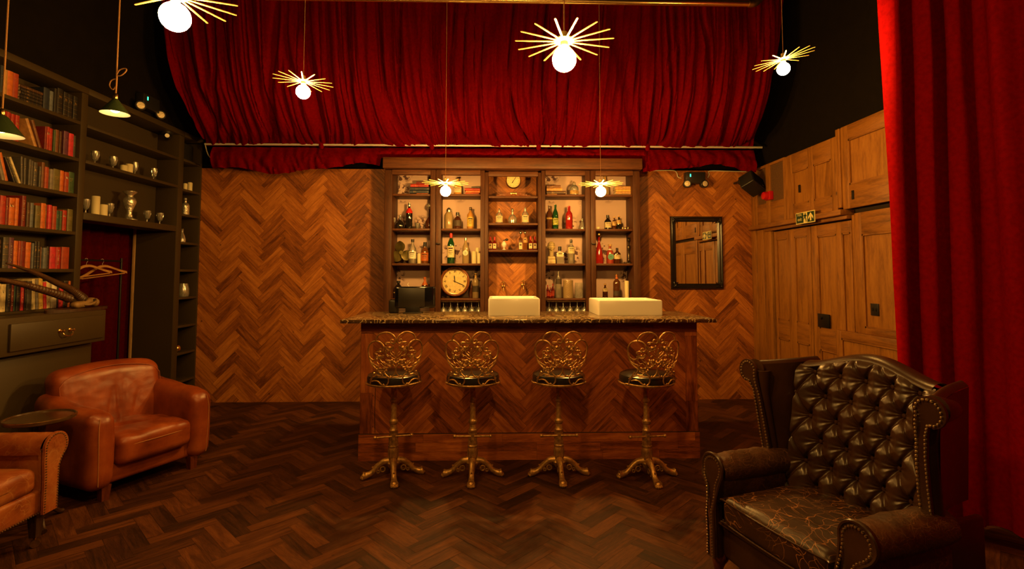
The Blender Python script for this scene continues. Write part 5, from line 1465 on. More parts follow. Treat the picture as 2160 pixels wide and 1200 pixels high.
def emergency(label, loc, rz, width, sep, aim=0.0):
    """box on the wall (front faces -y before turning) with two round lamps under it"""
    t = thing('emergency_light', label, 'emergency light', loc, rz, 'emergency lights')
    mb = MB(); mb.rbox(0,-.045,0,width,.085,.14,.008,2); mb.build('housing', M['black_plastic'], t)
    mb = MB(); mb.bbox(-width*.30, -width*.30+.014, -.0905, -.088, .01, .045, .001); mb.build('status_led', LED, t)
    for s in (-1, 1):
        R2 = Matrix.Rotation(-aim, 3, 'Z') @ Matrix.Rotation(PI/2, 3, 'X') @ Matrix.Rotation(.15*s*(aim == 0), 3, 'Y')
        mb = MB(); mb.lathe([(.030,-.045),(.046,-.03),(.048,.02),(.044,.025)], (s*sep,-.075,-.075), 24, M=R2); mb.build('lamp_housing', M['black_plastic'], t)
        mb = MB(); mb.lathe([(.043,.022),(.030,.026),(.0,.027)], (s*sep,-.075,-.075), 24, M=R2); mb.build('lamp_lens', LENS, t)
    return t
p = at(1465, 376, Y=D-.05); emergency('black twin lamp emergency light above the framed mirror', (p.x, D-.003, p.z), 0, .24, .105)
p = at(311, 222, X=XL+.0); emergency('black twin lamp emergency light on the black wall over the display shelves', (XL-.042, p.y, p.z+.02), PI/2, .24, .15, .75)

# wall speaker
t = thing('wall_speaker', 'black tilted speaker high in the right corner beside the pine panelling', 'speaker', tuple(at(1586, 388, Y=5.9)))
Ms = Matrix.Rotation(math.radians(28), 3, 'Z') @ Matrix.Rotation(math.radians(24), 3, 'Y') @ Matrix.Rotation(math.radians(-28), 3, 'X')
mb = MB(); mb.rbox(0,0,0,.25,.17,.17,.012,3, M=Ms.to_4x4()); mb.build('cabinet', M['black_plastic'], t)
mb = MB(); mb.rbox(0,-.088,0,.235,.008,.155,.003,2, M=Ms.to_4x4()); mb.build('grille', M['black_cloth'], t)
mb = MB(); mb.tube([(-.06,.04,.02),(-.08,.14,.05),(-.07,D-.004-t.location.y,.06)], .013, 10); mb.ball((-.075,.10,.045), .045, 14); mb.build('bracket', M['black_metal'], t)
p = Vector((0,-.0935,-.045)); mb = MB(); mb.rbox(.06,-.093,-.055,.03,.002,.006,.0008,1, M=Ms.to_4x4()); mb.build('badge', M['steel'], t)
# conduits and cables
CAB = plain('white_cable', (.62,.55,.40), .5)
def cable(name, label, pts, r, mat=CAB):
    mb = MB(); mb.tube(spline(pts, 8), r, 8); tag(mb.build(name, mat), label, 'cable')
cable('electric_cable', 'pale cable running along the panel top left of the emergency light', [at(1378,360,Y=D-.01), at(1418,359.5,Y=D-.01), at(1427,364,Y=D-.012), at(1430,373,Y=D-.012), at(1437,376,Y=D-.012)], .006)
cable('electric_cable', 'pale cable running along the panel top right of the emergency light', [at(1493,375,Y=D-.012), at(1496,368,Y=D-.012), at(1497,361,Y=D-.01), at(1530,361,Y=D-.01), at(1574,362,Y=D-.01)], .006)
cable('electric_cable', 'pale cable looping down beside the wall speaker', [at(1591,338,Y=6.12), at(1594,346,Y=6.1), at(1591,354,Y=6.08), at(1583,360,Y=6.05), at(1577,364,Y=6.02)], .006)
cable('electric_cable', 'pale cable loop hanging at the left end of the curtain rail', [Vector((XA-.03, YR, ZR)), at(436,318,Y=6.0), at(440,328,Y=6.0), at(445,333,Y=6.02), at(452,337,Y=6.19), at(452,345,Y=6.19)], .006)
t = thing('junction_box', 'tiny pale junction box in the left corner above the herringbone', 'box', tuple(at(452,348,Y=6.18)))
mb = MB(); mb.bbox(-.018,.018,-.015,.015,-.022,.022,.003); mb.build('housing', CAB, t)
mb = MB(); mb.ball((0,-.016,0), .006, 8); mb.build('screw', M['steel'], t)
cable('stool_cord', 'thin dark cord hanging below the leftmost bar stool seat', [at(792,818,Y=3.80), at(791,850,Y=3.84), at(790.5,880,Y=3.87), at(791,912,Y=3.87)], .0022, M['black_metal'])

# ------------------------------------------------------------------ mirror
p0, p1 = at(1414, 456, Y=D-.03), at(1528, 610, Y=D-.03)
cxm_, czm = (p0.x+p1.x)/2, (p0.z+p1.z)/2; hw_, hh = (p1.x-p0.x)/2, (p0.z-p1.z)/2
t = thing('wall_mirror', 'black ornate framed mirror on the herringbone wall left of the doors', 'mirror', (cxm_, D-.004, czm), 0)
FRM = plain('black_frame', (.012,.009,.007), .25, var=.3, vscale=30)
fw = .068
mb = MB(); pr = [(0,-.012),(.010,-.030),(.022,-.034),(.034,-.026),(.048,-.028),(.060,-.018),(fw,-.010)]
for i in range(len(pr)-1):
    (a0, d0), (a1, d1) = pr[i], pr[i+1]
    def ringp(a, d): return [(-hw_+a, d, -hh+a), (hw_-a, d, -hh+a), (hw_-a, d, hh-a), (-hw_+a, d, hh-a)]
    o = ringp(a0, d0) + ringp(a1, d1); mb.add(o, [(k, (k+1) % 4, 4+(k+1) % 4, 4+k) for k in range(4)])
q = [(-hw_, 0, -hh), (hw_, 0, -hh), (hw_, 0, hh), (-hw_, 0, hh)]; mb.add(q + [(a, -.012, c) for a, b_, c in q], [(k, (k+1) % 4, 4+(k+1) % 4, 4+k) for k in range(4)])
mb.build('frame', FRM, t, smooth=30)
for sx_, sz_ in ((-1,-1),(1,-1),(1,1),(-1,1)):
    mb = MB(); c = Vector((sx_*(hw_-fw/2), -.030, sz_*(hh-fw/2)))
    for k in range(3):
        a = k*PI/4; dv = Vector((-sx_*math.cos(a), 0, -sz_*math.sin(a)))
        pts = [c + dv*(.012*j) + Vector((0, -.006*math.sin(PI*j/6), 0)) + Vector((-sz_*.004*math.sin(j*1.2),0,0)) for j in range(7)]
        mb.tube(pts, [.009,.011,.010,.008,.007,.005,.003], 8)
    mb.ball(c, .017, 12); mb.build('corner_ornament', FRM, t)
MIR = plain('mirror_glass', (.86,.84,.80), .02, 1)
mb = MB(); mb.box(-hw_+fw-.006, hw_-fw+.006, -.010, -.004, -hh+fw-.006, hh-fw+.006); g_ = mb.build('mirror_pane', MIR, t, smooth=False)

# ------------------------------------------------------------------ coat rail and hangers in the doorway
XRL = XL-.24+.02
post = at(254, 600, X=XRL)
t = thing('coat_rail', 'thin black metal coat rail standing in the curtained doorway', 'rail', (XRL, post.y, 0))
zr = at(254, 551, X=XRL).z
mb = MB(); mb.tube([(0,0,0),(0,0,zr+.03)], .011, 10); mb.build('post', M['black_metal'], t)
mb = MB(); mb.tube([(0,.012,zr),(0,yL(189)+.004-post.y,zr)], .009, 10); mb.build('crossbar', M['black_metal'], t)
mb = MB(); mb.tube([(-.18,0,.012),(.18,0,.012)], .012, 8); mb.build('foot', M['black_metal'], t)
HW = wood('hanger_wood', (.30,.13,.03), (.46,.22,.06), (.58,.30,.09), rough=.35, axis='x', stretch=8)
def hanger(label, y, rz, bar=True):
    t = thing('coat_hanger', label, 'hanger', (XRL, y, zr-.0), rz, 'wooden coat hangers')
    mb = MB(); mb.tube(spline([(-.012,0,-.004),(-.010,0,.010),(.004,0,.0155),(.014,0,.004),(.012,0,-.012),(.0,0,-.028),(0,0,-.055)], 5), .0022, 6); mb.build('hook', M['steel'], t)
    t.rotation_euler = (0, -.14, rz)
    mb = MB()
    P = spline([(-.215,0,-.135),(-.15,0,-.108),(-.08,0,-.072),(-.035,0,-.052),(0,0,-.048),(.035,0,-.052),(.08,0,-.072),(.15,0,-.108),(.215,0,-.135)], 5)
    n = len(P)
    for i, p_ in enumerate(P): pass
    vs = []; fs = []
    for i, p_ in enumerate(P):
        w = .013 if 4 < i < n-5 else .010
        hgt = .017
        for (dx, dz) in ((-w*.5, -hgt), (w*.5, -hgt), (w*.6, 0), (0, .006), (-w*.6, 0)):
            vs.append((p_.x, dx, p_.z+dz))
    for i in range(n-1):
        for k in range(5):
            l = (k+1) % 5; fs.append((i*5+k, i*5+l, (i+1)*5+l, (i+1)*5+k))
    fs += [tuple(range(4, -1, -1)), tuple((n-1)*5+k for k in range(5))]
    mb.add(vs, fs); mb.build('shoulder_bar', HW, t)
    if bar: mb = MB(); mb.tube([(-.195,0,-.148),(.195,0,-.148)], .006, 8); mb.build('trouser_bar', HW, t)
hanger('wooden coat hanger nearest the post of the coat rail', post.y-.25, math.radians(70))
hanger('wooden coat hanger half hidden by the bookcase edge', post.y-.44, math.radians(72))

# ------------------------------------------------------------------ horned skull on the cabinet
t = thing('horned_skull', 'long horned antelope skull lying on a wooden plaque on the drawer cabinet', 'skull', tuple(at(180, 640, X=-3.42)))
T0 = t.location.copy(); BONE = plain('old_bone', (.24,.14,.05), .55, var=.35, vscale=25, bump=.3, bscale=40)
HORN = wood('horn', (.03,.014,.006), (.075,.034,.013), (.12,.055,.02), rough=.35, axis='y', stretch=6)
t.location.z = BZ+.03; T0 = t.location.copy()
def lp(px, py, X): return at(px, py, X=X) - T0
def horn(name, pts, r0, r1, rings):
    P = spline(pts, 14); n = len(P); rs = []
    Ls = [0]
    for i in range(1, n): Ls.append(Ls[-1]+(P[i]-P[i-1]).length)
    P2 = []; 
    m_ = 150
    for i in range(m_):
        s_ = Ls[-1]*i/(m_-1); k = 0
        while k < n-2 and Ls[k+1] < s_: k += 1
        P2.append(P[k].lerp(P[k+1], (s_-Ls[k])/max(1e-9, Ls[k+1]-Ls[k])))
        f = i/(m_-1); r = r0+(r1-r0)*f
        if f < rings: r *= 1+.17*math.sin(s_*2*PI/.017)*min(1, (rings-f)*5)
        rs.append(r)
    mb = MB(); mb.tube(P2, rs, 12); mb.build('horn', HORN, t, smooth=80)
horn('h', [lp(176, 631, -3.42), lp(150, 611, -3.42), lp(120, 597, -3.41), lp(80, 578, -3.40), lp(45, 565, -3.38), lp(13, 555, -3.36)], .034, .006, .28)
horn('h', [lp(147, 630, -3.36), lp(120, 620, -3.34), lp(85, 610, -3.31), lp(45, 599, -3.28), lp(0, 590, -3.24), lp(-60, 583, -3.16)], .031, .007, .85)
mb = MB()
def fsk(p):
    q = Vector(p); f = (q.y+.11)/.22
    q.x *= .75+.35*f; q.z *= .62+.5*f; q.z += .01*math.sin(f*3); return q + Vector(wr((q.x,q.y,q.z), 20, .006)*v for v in (1,1,1))
mb.rbox(0,0,0,.09,.22,.075,.034,5,seg=4, fn=lambda p: (p[0]*(.7+1.2*(p[1]+.11)), p[1], p[2]*(.65+1.4*(p[1]+.11)) + .01*math.sin(p[1]*20)))
mb.v = [tuple(Vector(v)+Vector((0,-.02,.028))) for v in mb.v]
mb.tube(spline([(.03,.06,.045),(.055,.03,.035),(.05,-.02,.02),(.03,-.05,.02)], 5), .010, 8); mb.tube(spline([(-.03,.06,.045),(-.055,.03,.035),(-.05,-.02,.02),(-.03,-.05,.02)], 5), .010, 8)
mb.ball((.0,.095,.03), .036, 12); mb.build('skull', BONE, t, smooth=70)
for s in (-1, 1):
    mb = MB(); mb.ball((s*.040,.045,.048), .016, 12, sc=(.6,1,1)); mb.build('eye_socket', M['groove'], t)
# plaque under it
pl = thing('wooden_plaque', 'thin oval wooden plaque under the horned skull', 'plaque', (-3.43, T0.y-.06, BZ+.0005))
mb = MB(); pts = [(.085*math.cos(a)*(1+.15*math.cos(2*a)), .30*math.sin(a)) for a in [2*PI*i/36 for i in range(36)]]
mb.prism(pts, lambda a, b_, d: (a, b_, d), 0, .022); mb.build('board', M['dark_wood'], pl)

# ------------------------------------------------------------------ bar back contents
YI = 6.00
def X_(px, Y=YI): return at(px, 560, Y=Y).x
def KK(Y=YI): return Y/F
def glassy(name, col, rough=.06): return plain(name, col, rough, spec=.8, coat=.3)
G = {'clear': M['glass_cut'], 'black': glassy('black_glass', (.010,.008,.007)), 'amber': glassy('amber_glass', (.16,.05,.010)), 'darkamber': glassy('dark_amber_glass', (.055,.016,.005)),
     'green': glassy('green_glass', (.008,.05,.014)), 'red': glassy('red_liquor', (.30,.012,.008)), 'gold': glassy('golden_liquor', (.42,.20,.04)), 'brownglass': glassy('brown_glass', (.09,.03,.01)),
     'pink': glassy('pink_liquor', (.34,.05,.03)), 'darkred': glassy('dark_red_liquor', (.12,.008,.006)), 'paleclear': glassy('pale_glass', (.30,.21,.10), .08), 'blue': glassy('blueish_glass', (.05,.07,.08))}
LAB = {'cream': plain('label_cream', (.66,.52,.28), .6, var=.12, vscale=90), 'yellow': plain('label_yellow', (.58,.38,.06), .6, var=.15, vscale=80), 'white': plain('label_white', (.74,.68,.52), .6, var=.08, vscale=100),
       'teal': plain('label_teal', (.10,.32,.26), .6), 'dark': plain('label_dark', (.05,.035,.02), .6, var=.6, vscale=90), 'multi': plain('label_green_yellow', (.32,.34,.05), .6, var=.7, vscale=60), 'red': plain('label_red', (.45,.04,.015), .6, var=.3, vscale=80), 'gold': plain('label_gold', (.45,.26,.07), .45, var=.3, vscale=90), 'scarlet': plain('wax_scarlet', (.50,.015,.01), .4),
       'orange': plain('cap_orange', (.50,.12,.02), .45), 'cork': plain('cork', (.50,.30,.12), .8), 'black': M['black_plastic'], 'silver': M['steel'], 'copper': M['old_brass'], 'blackcap': M['black_plastic'], 'crystal': M['crystal']}
INK = plain('label_ink', (.05,.025,.015), .7)
SH = {  # profile shapes: (radius factor, height factor)
 'std':   [(.0,0),(.92,0),(1,.02),(1,.60),(.92,.68),(.50,.76),(.36,.80),(.33,.93),(.40,.935),(.40,.96),(.33,.962)],
 'wine':  [(.0,0),(.92,0),(1,.02),(1,.58),(.85,.68),(.45,.80),(.34,.84),(.33,.97),(.39,.975),(.38,1)],
 'stout': [(.0,0),(.94,0),(1,.02),(1,.50),(.93,.60),(.60,.70),(.34,.76),(.32,.86),(.38,.87),(.38,.90)],
 'round': [(.0,0),(.75,0),(.95,.06),(1,.22),(.95,.40),(.65,.54),(.28,.62),(.24,.80),(.32,.82)],
 'flask': [(.0,0),(.70,0),(.95,.05),(1,.16),(.90,.30),(.45,.42),(.22,.48),(.18,.74),(.25,.76)],
 'cone':  [(.0,0),(.95,0),(1,.03),(.92,.20),(.60,.48),(.30,.64),(.20,.72),(.20,.82),(.28,.84)],
 'jug':   [(.0,0),(.9,0),(1,.03),(1,.45),(.85,.62),(.45,.75),(.30,.80),(.28,.94),(.36,.95),(.36,.98)],
 'square':[(.0,0),(1,0),(1.03,.02),(1.03,.55),(.95,.62),(.40,.68),(.34,.70),(.32,.84),(.40,.85)],
}
def bottle(label, px, w, h, shelf, mat, shape='std', cap='black', capk='cyl', lab=None, lz=(.14, .48), Y=YI, cat='bottle', grp=None, name='bottle', n=20, ink=True, fill=None, neck=None):
    """w = diameter px, h = height px in the photograph at depth Y"""
    k = KK(Y); r = w*k/2; H = h*k
    t = thing(name, label, cat, (X_(px, Y), Y, shelf+.0005), 0, grp)
    top = SH[shape][-1][1]
    if shape == 'square': n = 4
    rz_ = Matrix.Rotation(PI/4, 3, 'Z') if n == 4 else None
    prof = [(a*r*(1.25 if n == 4 and a > .5 else 1.0), b_*H) for a, b_ in SH[shape]]
    mb = MB(); mb.lathe(prof, n=n, M=rz_); b_o = mb.build('body', G[mat], t, smooth=35)
    if fill:
        fp = [(a*.9, b_) for a, b_ in prof if b_ < H*fill[1]]
        fp = [(fp[0][0], .004)] + [(a, max(.004, b_)) for a, b_ in fp[1:]] + [(fp[-1][0], H*fill[1]), (0, H*fill[1])]
        mb = MB(); mb.lathe(fp, n=n, M=rz_); mb.build('liquor', G[fill[0]], t, smooth=35)
    rc = SH[shape][-1][0]*r*1.02; z0 = top*H
    mb = MB()
    if capk == 'cyl': mb.lathe([(rc*.98, z0-.10*H), (rc*1.08, z0-.10*H), (rc*1.08, H*1.0), (rc*.9, H*1.0+.001), (0, H*1.0+.001)], n=14)
    elif capk == 'short': mb.lathe([(rc*.8, z0), (rc*1.25, z0), (rc*1.25, H), (0, H)], n=14)
    elif capk == 'ball': mb.lathe([(rc*.7, z0), (rc*.8, z0+.01*H)], n=12); mb.ball((0,0,H-(H-z0)*.5), (H-z0)*.52, 12)
    elif capk == 'swing': mb.lathe([(rc*.9,z0),(rc*.9,H-.008),(rc*.5,H),(0,H)], n=12); mb.tube(spline([(-rc*1.2,0,z0-.04),(-rc*1.7,0,z0-.01),(-rc*1.0,0,H-.012),(rc*1.0,0,H-.012),(rc*1.7,0,z0-.01),(rc*1.2,0,z0-.04)], 4), .0012, 5)
    elif capk == 'square': mb.bbox(-rc*1.4, rc*1.4, -rc*1.2, rc*1.2, z0, H, .003)
    mb.build('stopper' if capk in ('ball', 'square', 'short') else 'cap', LAB[cap] if cap in LAB else G[cap], t)
    if neck: mb = MB(); mb.lathe([(a*1.04+.0004, b_) for a, b_ in prof if neck[1]*H <= b_ <= neck[2]*H], n=16, close=False); mb.build('neck_foil', LAB[neck[0]], t)
    if lab:
        za, zb = lz[0]*H, lz[1]*H; mb = MB(); R3 = r*1.015+.0006
        if n == 4:
            q = r*1.25*1.03*math.sqrt(.5)+.0008; mb.box(-q*.85, q*.85, -q-.0006, -q, za, zb); lo = mb.build('label', LAB[lab], t)
            if ink: mb = MB(); mb.box(-q*.5, q*.5, -q-.0012, -q-.0005, za+(zb-za)*.55, za+(zb-za)*.75); mb.build('lettering_block', INK, lo)
        elif shape == 'round' or shape == 'flask' or lab == 'teal' or lab == 'white' and shape == 'wine':
            R4 = min((zb-za)/2, r*.78); zc = (za+zb)/2
            mb.lathe([(0,0),(R4,0),(R4,.001)], (0, -R3*.99, zc), 24, M=Matrix.Rotation(PI/2,3,'X')); lo = mb.build('label', LAB[lab], t)
            mb = MB(); mb.lathe([(R4*.62,.001),(R4*.62,.0018),(R4*.52,.0018),(R4*.52,.001)], (0, -R3*.99, zc), 20, M=Matrix.Rotation(PI/2,3,'X'), close=False); mb.lathe([(R4*.2,.001),(R4*.2,.0018),(0,.0018)], (0, -R3*.99, zc), 12, M=Matrix.Rotation(PI/2,3,'X')); mb.build('printed_ring', INK, lo)
        else:
            def lf(u, v): a = math.radians(-90-68+136*u); return (R3*math.cos(a), R3*math.sin(a), za+(zb-za)*v)
            mb.grid(12, 1, lf); lo = mb.build('label', LAB[lab], t)
            if ink:
                mb = MB(); rg = random.Random(int(px))
                for q in ((.74,.86,34),(.56,.62,26),(.42,.46,30),(.28,.32,22)):
                    R5 = R3+.0006; aa = q[2]
                    mb.grid(6, 1, lambda u, v: (R5*math.cos(math.radians(-90-aa+2*aa*u)), R5*math.sin(math.radians(-90-aa+2*aa*u)), za+(zb-za)*(q[0]+(q[1]-q[0])*v)))
                mb.build('label_print', INK, lo)
    return t
def barbooks(px0, px1, z, specs, where, Y=YI-.02):
    n = len(specs)
    for i, (h, cn, dx, l) in enumerate(specs):
        hh_ = h*KK(Y); w = l*KK(Y); rg = random.Random(i*3+int(px0))
        mb = book_mesh(hh_, w, .12, None, 'title', rg); Mx = Matrix.Rotation(-PI/2, 3, 'Z') @ Matrix.Rotation(PI/2, 3, 'X'); mb.v = [tuple(Mx @ Vector(v)) for v in mb.v]
        xs_ = [v[0] for v in mb.v]; ys_ = [v[1] for v in mb.v]; cx_, cy_ = (min(xs_)+max(xs_))/2, (min(ys_)+max(ys_))/2
        mb.v = [(v[0]-cx_, v[1]-cy_, v[2]) for v in mb.v]
        o = mb.build('book', [bookmat(CN[cn]), GILT, PAGES, PAPERW], smooth=50)
        o.location = (X_(px0+dx+l/2, Y), Y+.03, z+hh_/2+.0004); z += hh_+.0006
        w_ = 'lowest' if i == 0 else 'topmost' if i == n-1 else ORD[i]+' from the bottom'
        tag(o, f'{cn} book lying {w_} {where}', 'book', f'pile of books {where}')
A, B, C_, D_ = ZS[0], ZS[1], ZS[2], ZS[3]
barbooks(863, 905, A, [(3,'orange',15,24),(6.5,'navy',0,41),(6.5,'navy',1,41),(6.5,'red',2,38),(4.5,'dark red',14,26)], 'at the top left of the bar cabinets')
barbooks(980, 1012, A, [(4.5,'brick red',1,29),(5,'orange',2,30),(4.5,'red',0,32),(3.5,'dark grey',14,17)], 'left of the small clock')
barbooks(1153, 1193, A, [(3,'tan',1,21),(6,'dark brown',0,41),(6.5,'tan',0,33),(5.5,'brown',0,30)], 'right of the small clock')
barbooks(1297, 1334, A, [(3,'grey',0,34),(5.5,'tan',2,32),(4,'yellow',3,32),(7,'tan',1,37)], 'at the top right of the bar cabinets')
bottle('dark stoppered decanter behind the left small pendant, top cabinet shelf', 964.5, 17, 36, A, 'gold', 'jug', 'black', 'square', 'cream', (.15,.45))
bottle('cut glass decanter with cork ball stopper, top shelf right of the small clock', 1212, 19, 31, A, 'clear', 'stout', 'copper', 'ball', 'gold', (.1,.35), cat='decanter', name='decanter')
bottle('tall decanter with dark gold neck behind the right small pendant', 1278, 18, 43, A, 'paleclear', 'jug', 'copper', 'ball', None, neck=('gold', .70, .97))
# second row
bottle('round dark decanter with glass ball stopper at the far left of its shelf', 843, 18, 31, B, 'black', 'round', 'crystal', 'ball', None, cat='decanter', name='decanter')
bottle('slim bottle with red shoulder and black body beside the round dark decanter', 862, 14, 56, B, 'black', 'std', 'silver', 'cyl', None, neck=('scarlet', .55, .80))
bottle('long necked flask with crystal stopper at the right end of its bay', 905, 19, 56, B, 'darkamber', 'flask', 'crystal', 'ball', None, cat='decanter', name='decanter')
t = thing('glass_cup', 'little dark glass cup between the slim bottle and the flask', 'cup', (X_(880), YI, B+.0005)); mb = MB(); k = KK()
mb.lathe([(0,.002),(4*k,0),(3*k,.012),(5*k,.03),(6*k,13*k),(5.4*k,13*k),(4*k,.03),(0,.02)], n=16, close=False); mb.build('bowl', M['glass_cut'], t)
t = thing('stemmed_glass', 'stemmed glass at the far left edge of the bar shelves', 'glass', (X_(829.5), YI, B+.0005))
mb = MB(); mb.lathe([(0,.002),(4.5*k,0),(.6*k,.01),(.6*k,12*k),(4*k,17*k),(4.5*k,24*k),(4.1*k,24*k),(3.5*k,17*k),(0,13*k)], n=16, close=False); mb.build('bowl', M['glass_cut'], t)
# soda siphon
t = thing('soda_siphon', 'clear fluted glass soda siphon with metal head', 'siphon', (X_(946), YI, B+.0005)); r = 9*k
mb = MB(); mb.lathe([(0,0),(r*.95,0),(r,.01),(r,30*k),(r*.8,34*k),(r*.45,37*k),(r*.4,38*k)], n=12); mb.build('body', G['paleclear'], t)
mb = MB(); mb.lathe([(r*.45,36.5*k),(r*.5,40*k),(r*.4,44*k),(r*.2,46*k),(0,46*k)], n=14); mb.tube(spline([(0,0,43*k),(5*k,0,42*k),(7*k,0,37*k)], 4), 1*k, 8); mb.tube([(0,0,45*k),(-6*k,0,40*k)], .9*k, 8); mb.build('siphon_head', M['steel'], t)
bottle('stout dark amber bottle with dark label right of the siphon', 964.5, 17, 36, B, 'darkamber', 'stout', 'black', 'cyl', 'dark', (.18,.52))
bottle('amber bottle with yellow label on the shelf below the left piles of books', 992, 15, 47, B, 'gold', 'std', 'black', 'cyl', 'yellow', (.12,.55))
bottle('cut glass decanter, leftmost on the herringbone backed shelf', 1053, 15, 33, 2.095, 'clear', 'stout', 'crystal', 'ball', 'cream', (.1,.5), cat='decanter', name='decanter')
bottle('wide cut glass decanter, middle of the herringbone backed shelf', 1081, 18, 33, 2.095, 'clear', 'round', 'crystal', 'ball', None, cat='decanter', name='decanter', fill=('brownglass', .2))
bottle('cut glass decanter, rightmost on the herringbone backed shelf', 1108, 15, 36, 2.095, 'clear', 'stout', 'crystal', 'ball', 'cream', (.1,.5), cat='decanter', name='decanter')
bottle('brownish clear bottle left of the green bottle', 1159, 13, 52, B, 'brownglass', 'std', 'clear', 'cyl', 'yellow', (.42,.48))
bottle('green bottle with bright yellow and green label', 1172, 13, 53, B, 'green', 'wine', 'green', 'cyl', 'multi', (.18,.45))
bottle('red swing top bottle on the shelf right of the centre', 1201, 15, 51, B, 'red', 'std', 'scarlet', 'swing', None)
bottle('clear conical decanter half hidden by the cabinet post', 1229, 13, 25, B, 'clear', 'cone', 'crystal', 'ball', None, cat='decanter', name='decanter')
bottle('squat black bottle with cream label', 1283, 15, 31, B, 'black', 'stout', 'black', 'cyl', 'cream', (.12,.5))
bottle('small cork topped bottle, left of a pair', 1296.5, 10, 28, B, 'darkamber', 'stout', 'cork', 'short', 'gold', (.3,.62))
bottle('small cork topped bottle, right of a pair', 1306.5, 10, 30, B, 'black', 'stout', 'cork', 'short', 'gold', (.4,.68))
candle('tiny pillar candle at the left end of the right bay', X_(1262.5), YI, B, 3.5*k, 6*k)
t = thing('brass_ornament', 'small brass ornament right of the two cork topped bottles', 'ornament', (X_(1320), YI, B+.0005)); mb = MB()
mb.lathe([(0,0),(4*k,0),(4*k,.006),(1.5*k,.012),(1.5*k,.02),(3*k,.028),(0,.034)], n=14); mb.tube(spline([(-6*k,0,.01),(-5*k,0,.032),(0,0,.026),(5*k,0,.034),(6*k,0,.012)], 5), .004, 8); mb.build('figure', M['brass'], t)
# third row
GB = plain('verdigris_bronze', (.14,.11,.03), .4, .5, var=.4, vscale=14)
t = thing('ship_propeller', 'old greenish bronze ship propeller leaning in the left bar cabinet', 'propeller', (X_(846), YI+.02, C_+.128))
for i, a in enumerate((103, 218, -25)):
    mb = MB(); ar = math.radians(a)
    def fbl(u, v, ar=ar):
        r = .012+.125*v; w = .062*math.sin(PI*min(1, .12+.80*v))**.8*(1.0 if v < .98 else .8)
        s = (u-.5)*2*w; c, s_ = math.cos(ar), math.sin(ar)
        x, z = c*r - s_*s, s_*r + c*s
        return (x*1.0, -.012*math.cos(u*3)+.03*(u-.5)-.01, z)
    def fb2(u, v): p = fbl(u, v); return (p[0], p[1]+.006, p[2])
    mb.grid(12, 14, fbl); mb.grid(12, 14, fb2); mb.build('blade', GB, t, smooth=70)
mb = MB(); mb.lathe([(.012,-.03),(.022,-.025),(.026,.02),(.022,.03)], n=18, M=Matrix.Rotation(PI/2,3,'X')); mb.build('hub', GB, t)
bottle('clear rounded bottle with white label and black stopper beside the propeller', 870, 17, 51, C_, 'clear', 'jug', 'black', 'cyl', 'white', (.20,.50), fill=('paleclear', .4))
candle('yellow pillar candle between two bottles beside the propeller', X_(884), YI, C_, 4.3*k, 21*k)
bottle('amber bottle with orange label right of the candle', 896, 17, 45, C_, 'amber', 'stout', 'black', 'cyl', 'orange', (.12,.50))
bottle('large green bottle with red cap and long white label', 951, 15.5, 64, C_, 'green', 'wine', 'scarlet', 'cyl', 'cream', (.20,.57), neck=('scarlet', .84, 1.0))
bottle('clear wine shaped bottle with round white label', 982, 14, 54, C_, 'paleclear', 'wine', 'silver', 'cyl', 'white', (.26,.56))
candle('thick yellow candle left of two others at the end of the shelf', X_(1000), YI, C_, 5*k, 26*k)
candle('tallest yellow candle of the group of three', X_(1006.5), YI+.05, C_, 4*k, 34*k)
candle('slimmer yellow candle at the right of the group of three', X_(1010.5), YI-.01, C_, 3.6*k, 22*k)
z3 = 1.786; nm = ['leftmost small bottle with red cap on the short centre shelf', 'second small red capped bottle, left of the perfume bottle']
for i, px in enumerate((1034.2, 1043.2)): bottle(nm[i], px, 8.6, 28, z3, 'darkred', 'square', 'scarlet', 'cyl', 'cream', (.12,.50), grp='small red capped bottles')
t = thing('perfume_atomizer', 'round white perfume bottle with black bulb on the short centre shelf', 'perfume bottle', (X_(1063), YI, z3+.0005)); mb = MB()
mb.lathe([(0,0),(3.4*k,0),(3.2*k,.01),(1.4*k,.018),(1.2*k,.028),(3*k,.034),(5.2*k,11*k),(5.2*k,13*k),(3.5*k,17*k),(1.3*k,18.5*k),(1.3*k,20*k)], n=22); mb.build('flask', M['chalk'], t)
mb = MB(); mb.lathe([(1.5*k,19.5*k),(1.6*k,22*k),(0,22*k)], n=12); mb.tube([(0,0,21*k),(3*k,0,21.5*k)], .6*k, 8); mb.ball((5.6*k,0,22.3*k), 2.9*k, 12, sc=(1.3,1,.9)); mb.build('spray_bulb', M['black_plastic'], t)
bottle('square bottle with glass top, first of a pair on the short centre shelf', 1098, 8.5, 40, z3, 'brownglass', 'square', 'silver', 'ball', 'cream', (.05,.40))
bottle('square amber bottle, second of a pair on the short centre shelf', 1107.5, 8.5, 40, z3, 'amber', 'square', 'silver', 'ball', 'gold', (.40,.66))
for i, px in enumerate((1119, 1128.3)): bottle(('small red capped bottle, second from the right on the short centre shelf', 'small red capped bottle, rightmost on the short centre shelf')[i], px, 8.6, 29, z3, 'darkred', 'square', 'scarlet', 'cyl', 'cream', (.12,.50), grp='small red capped bottles')
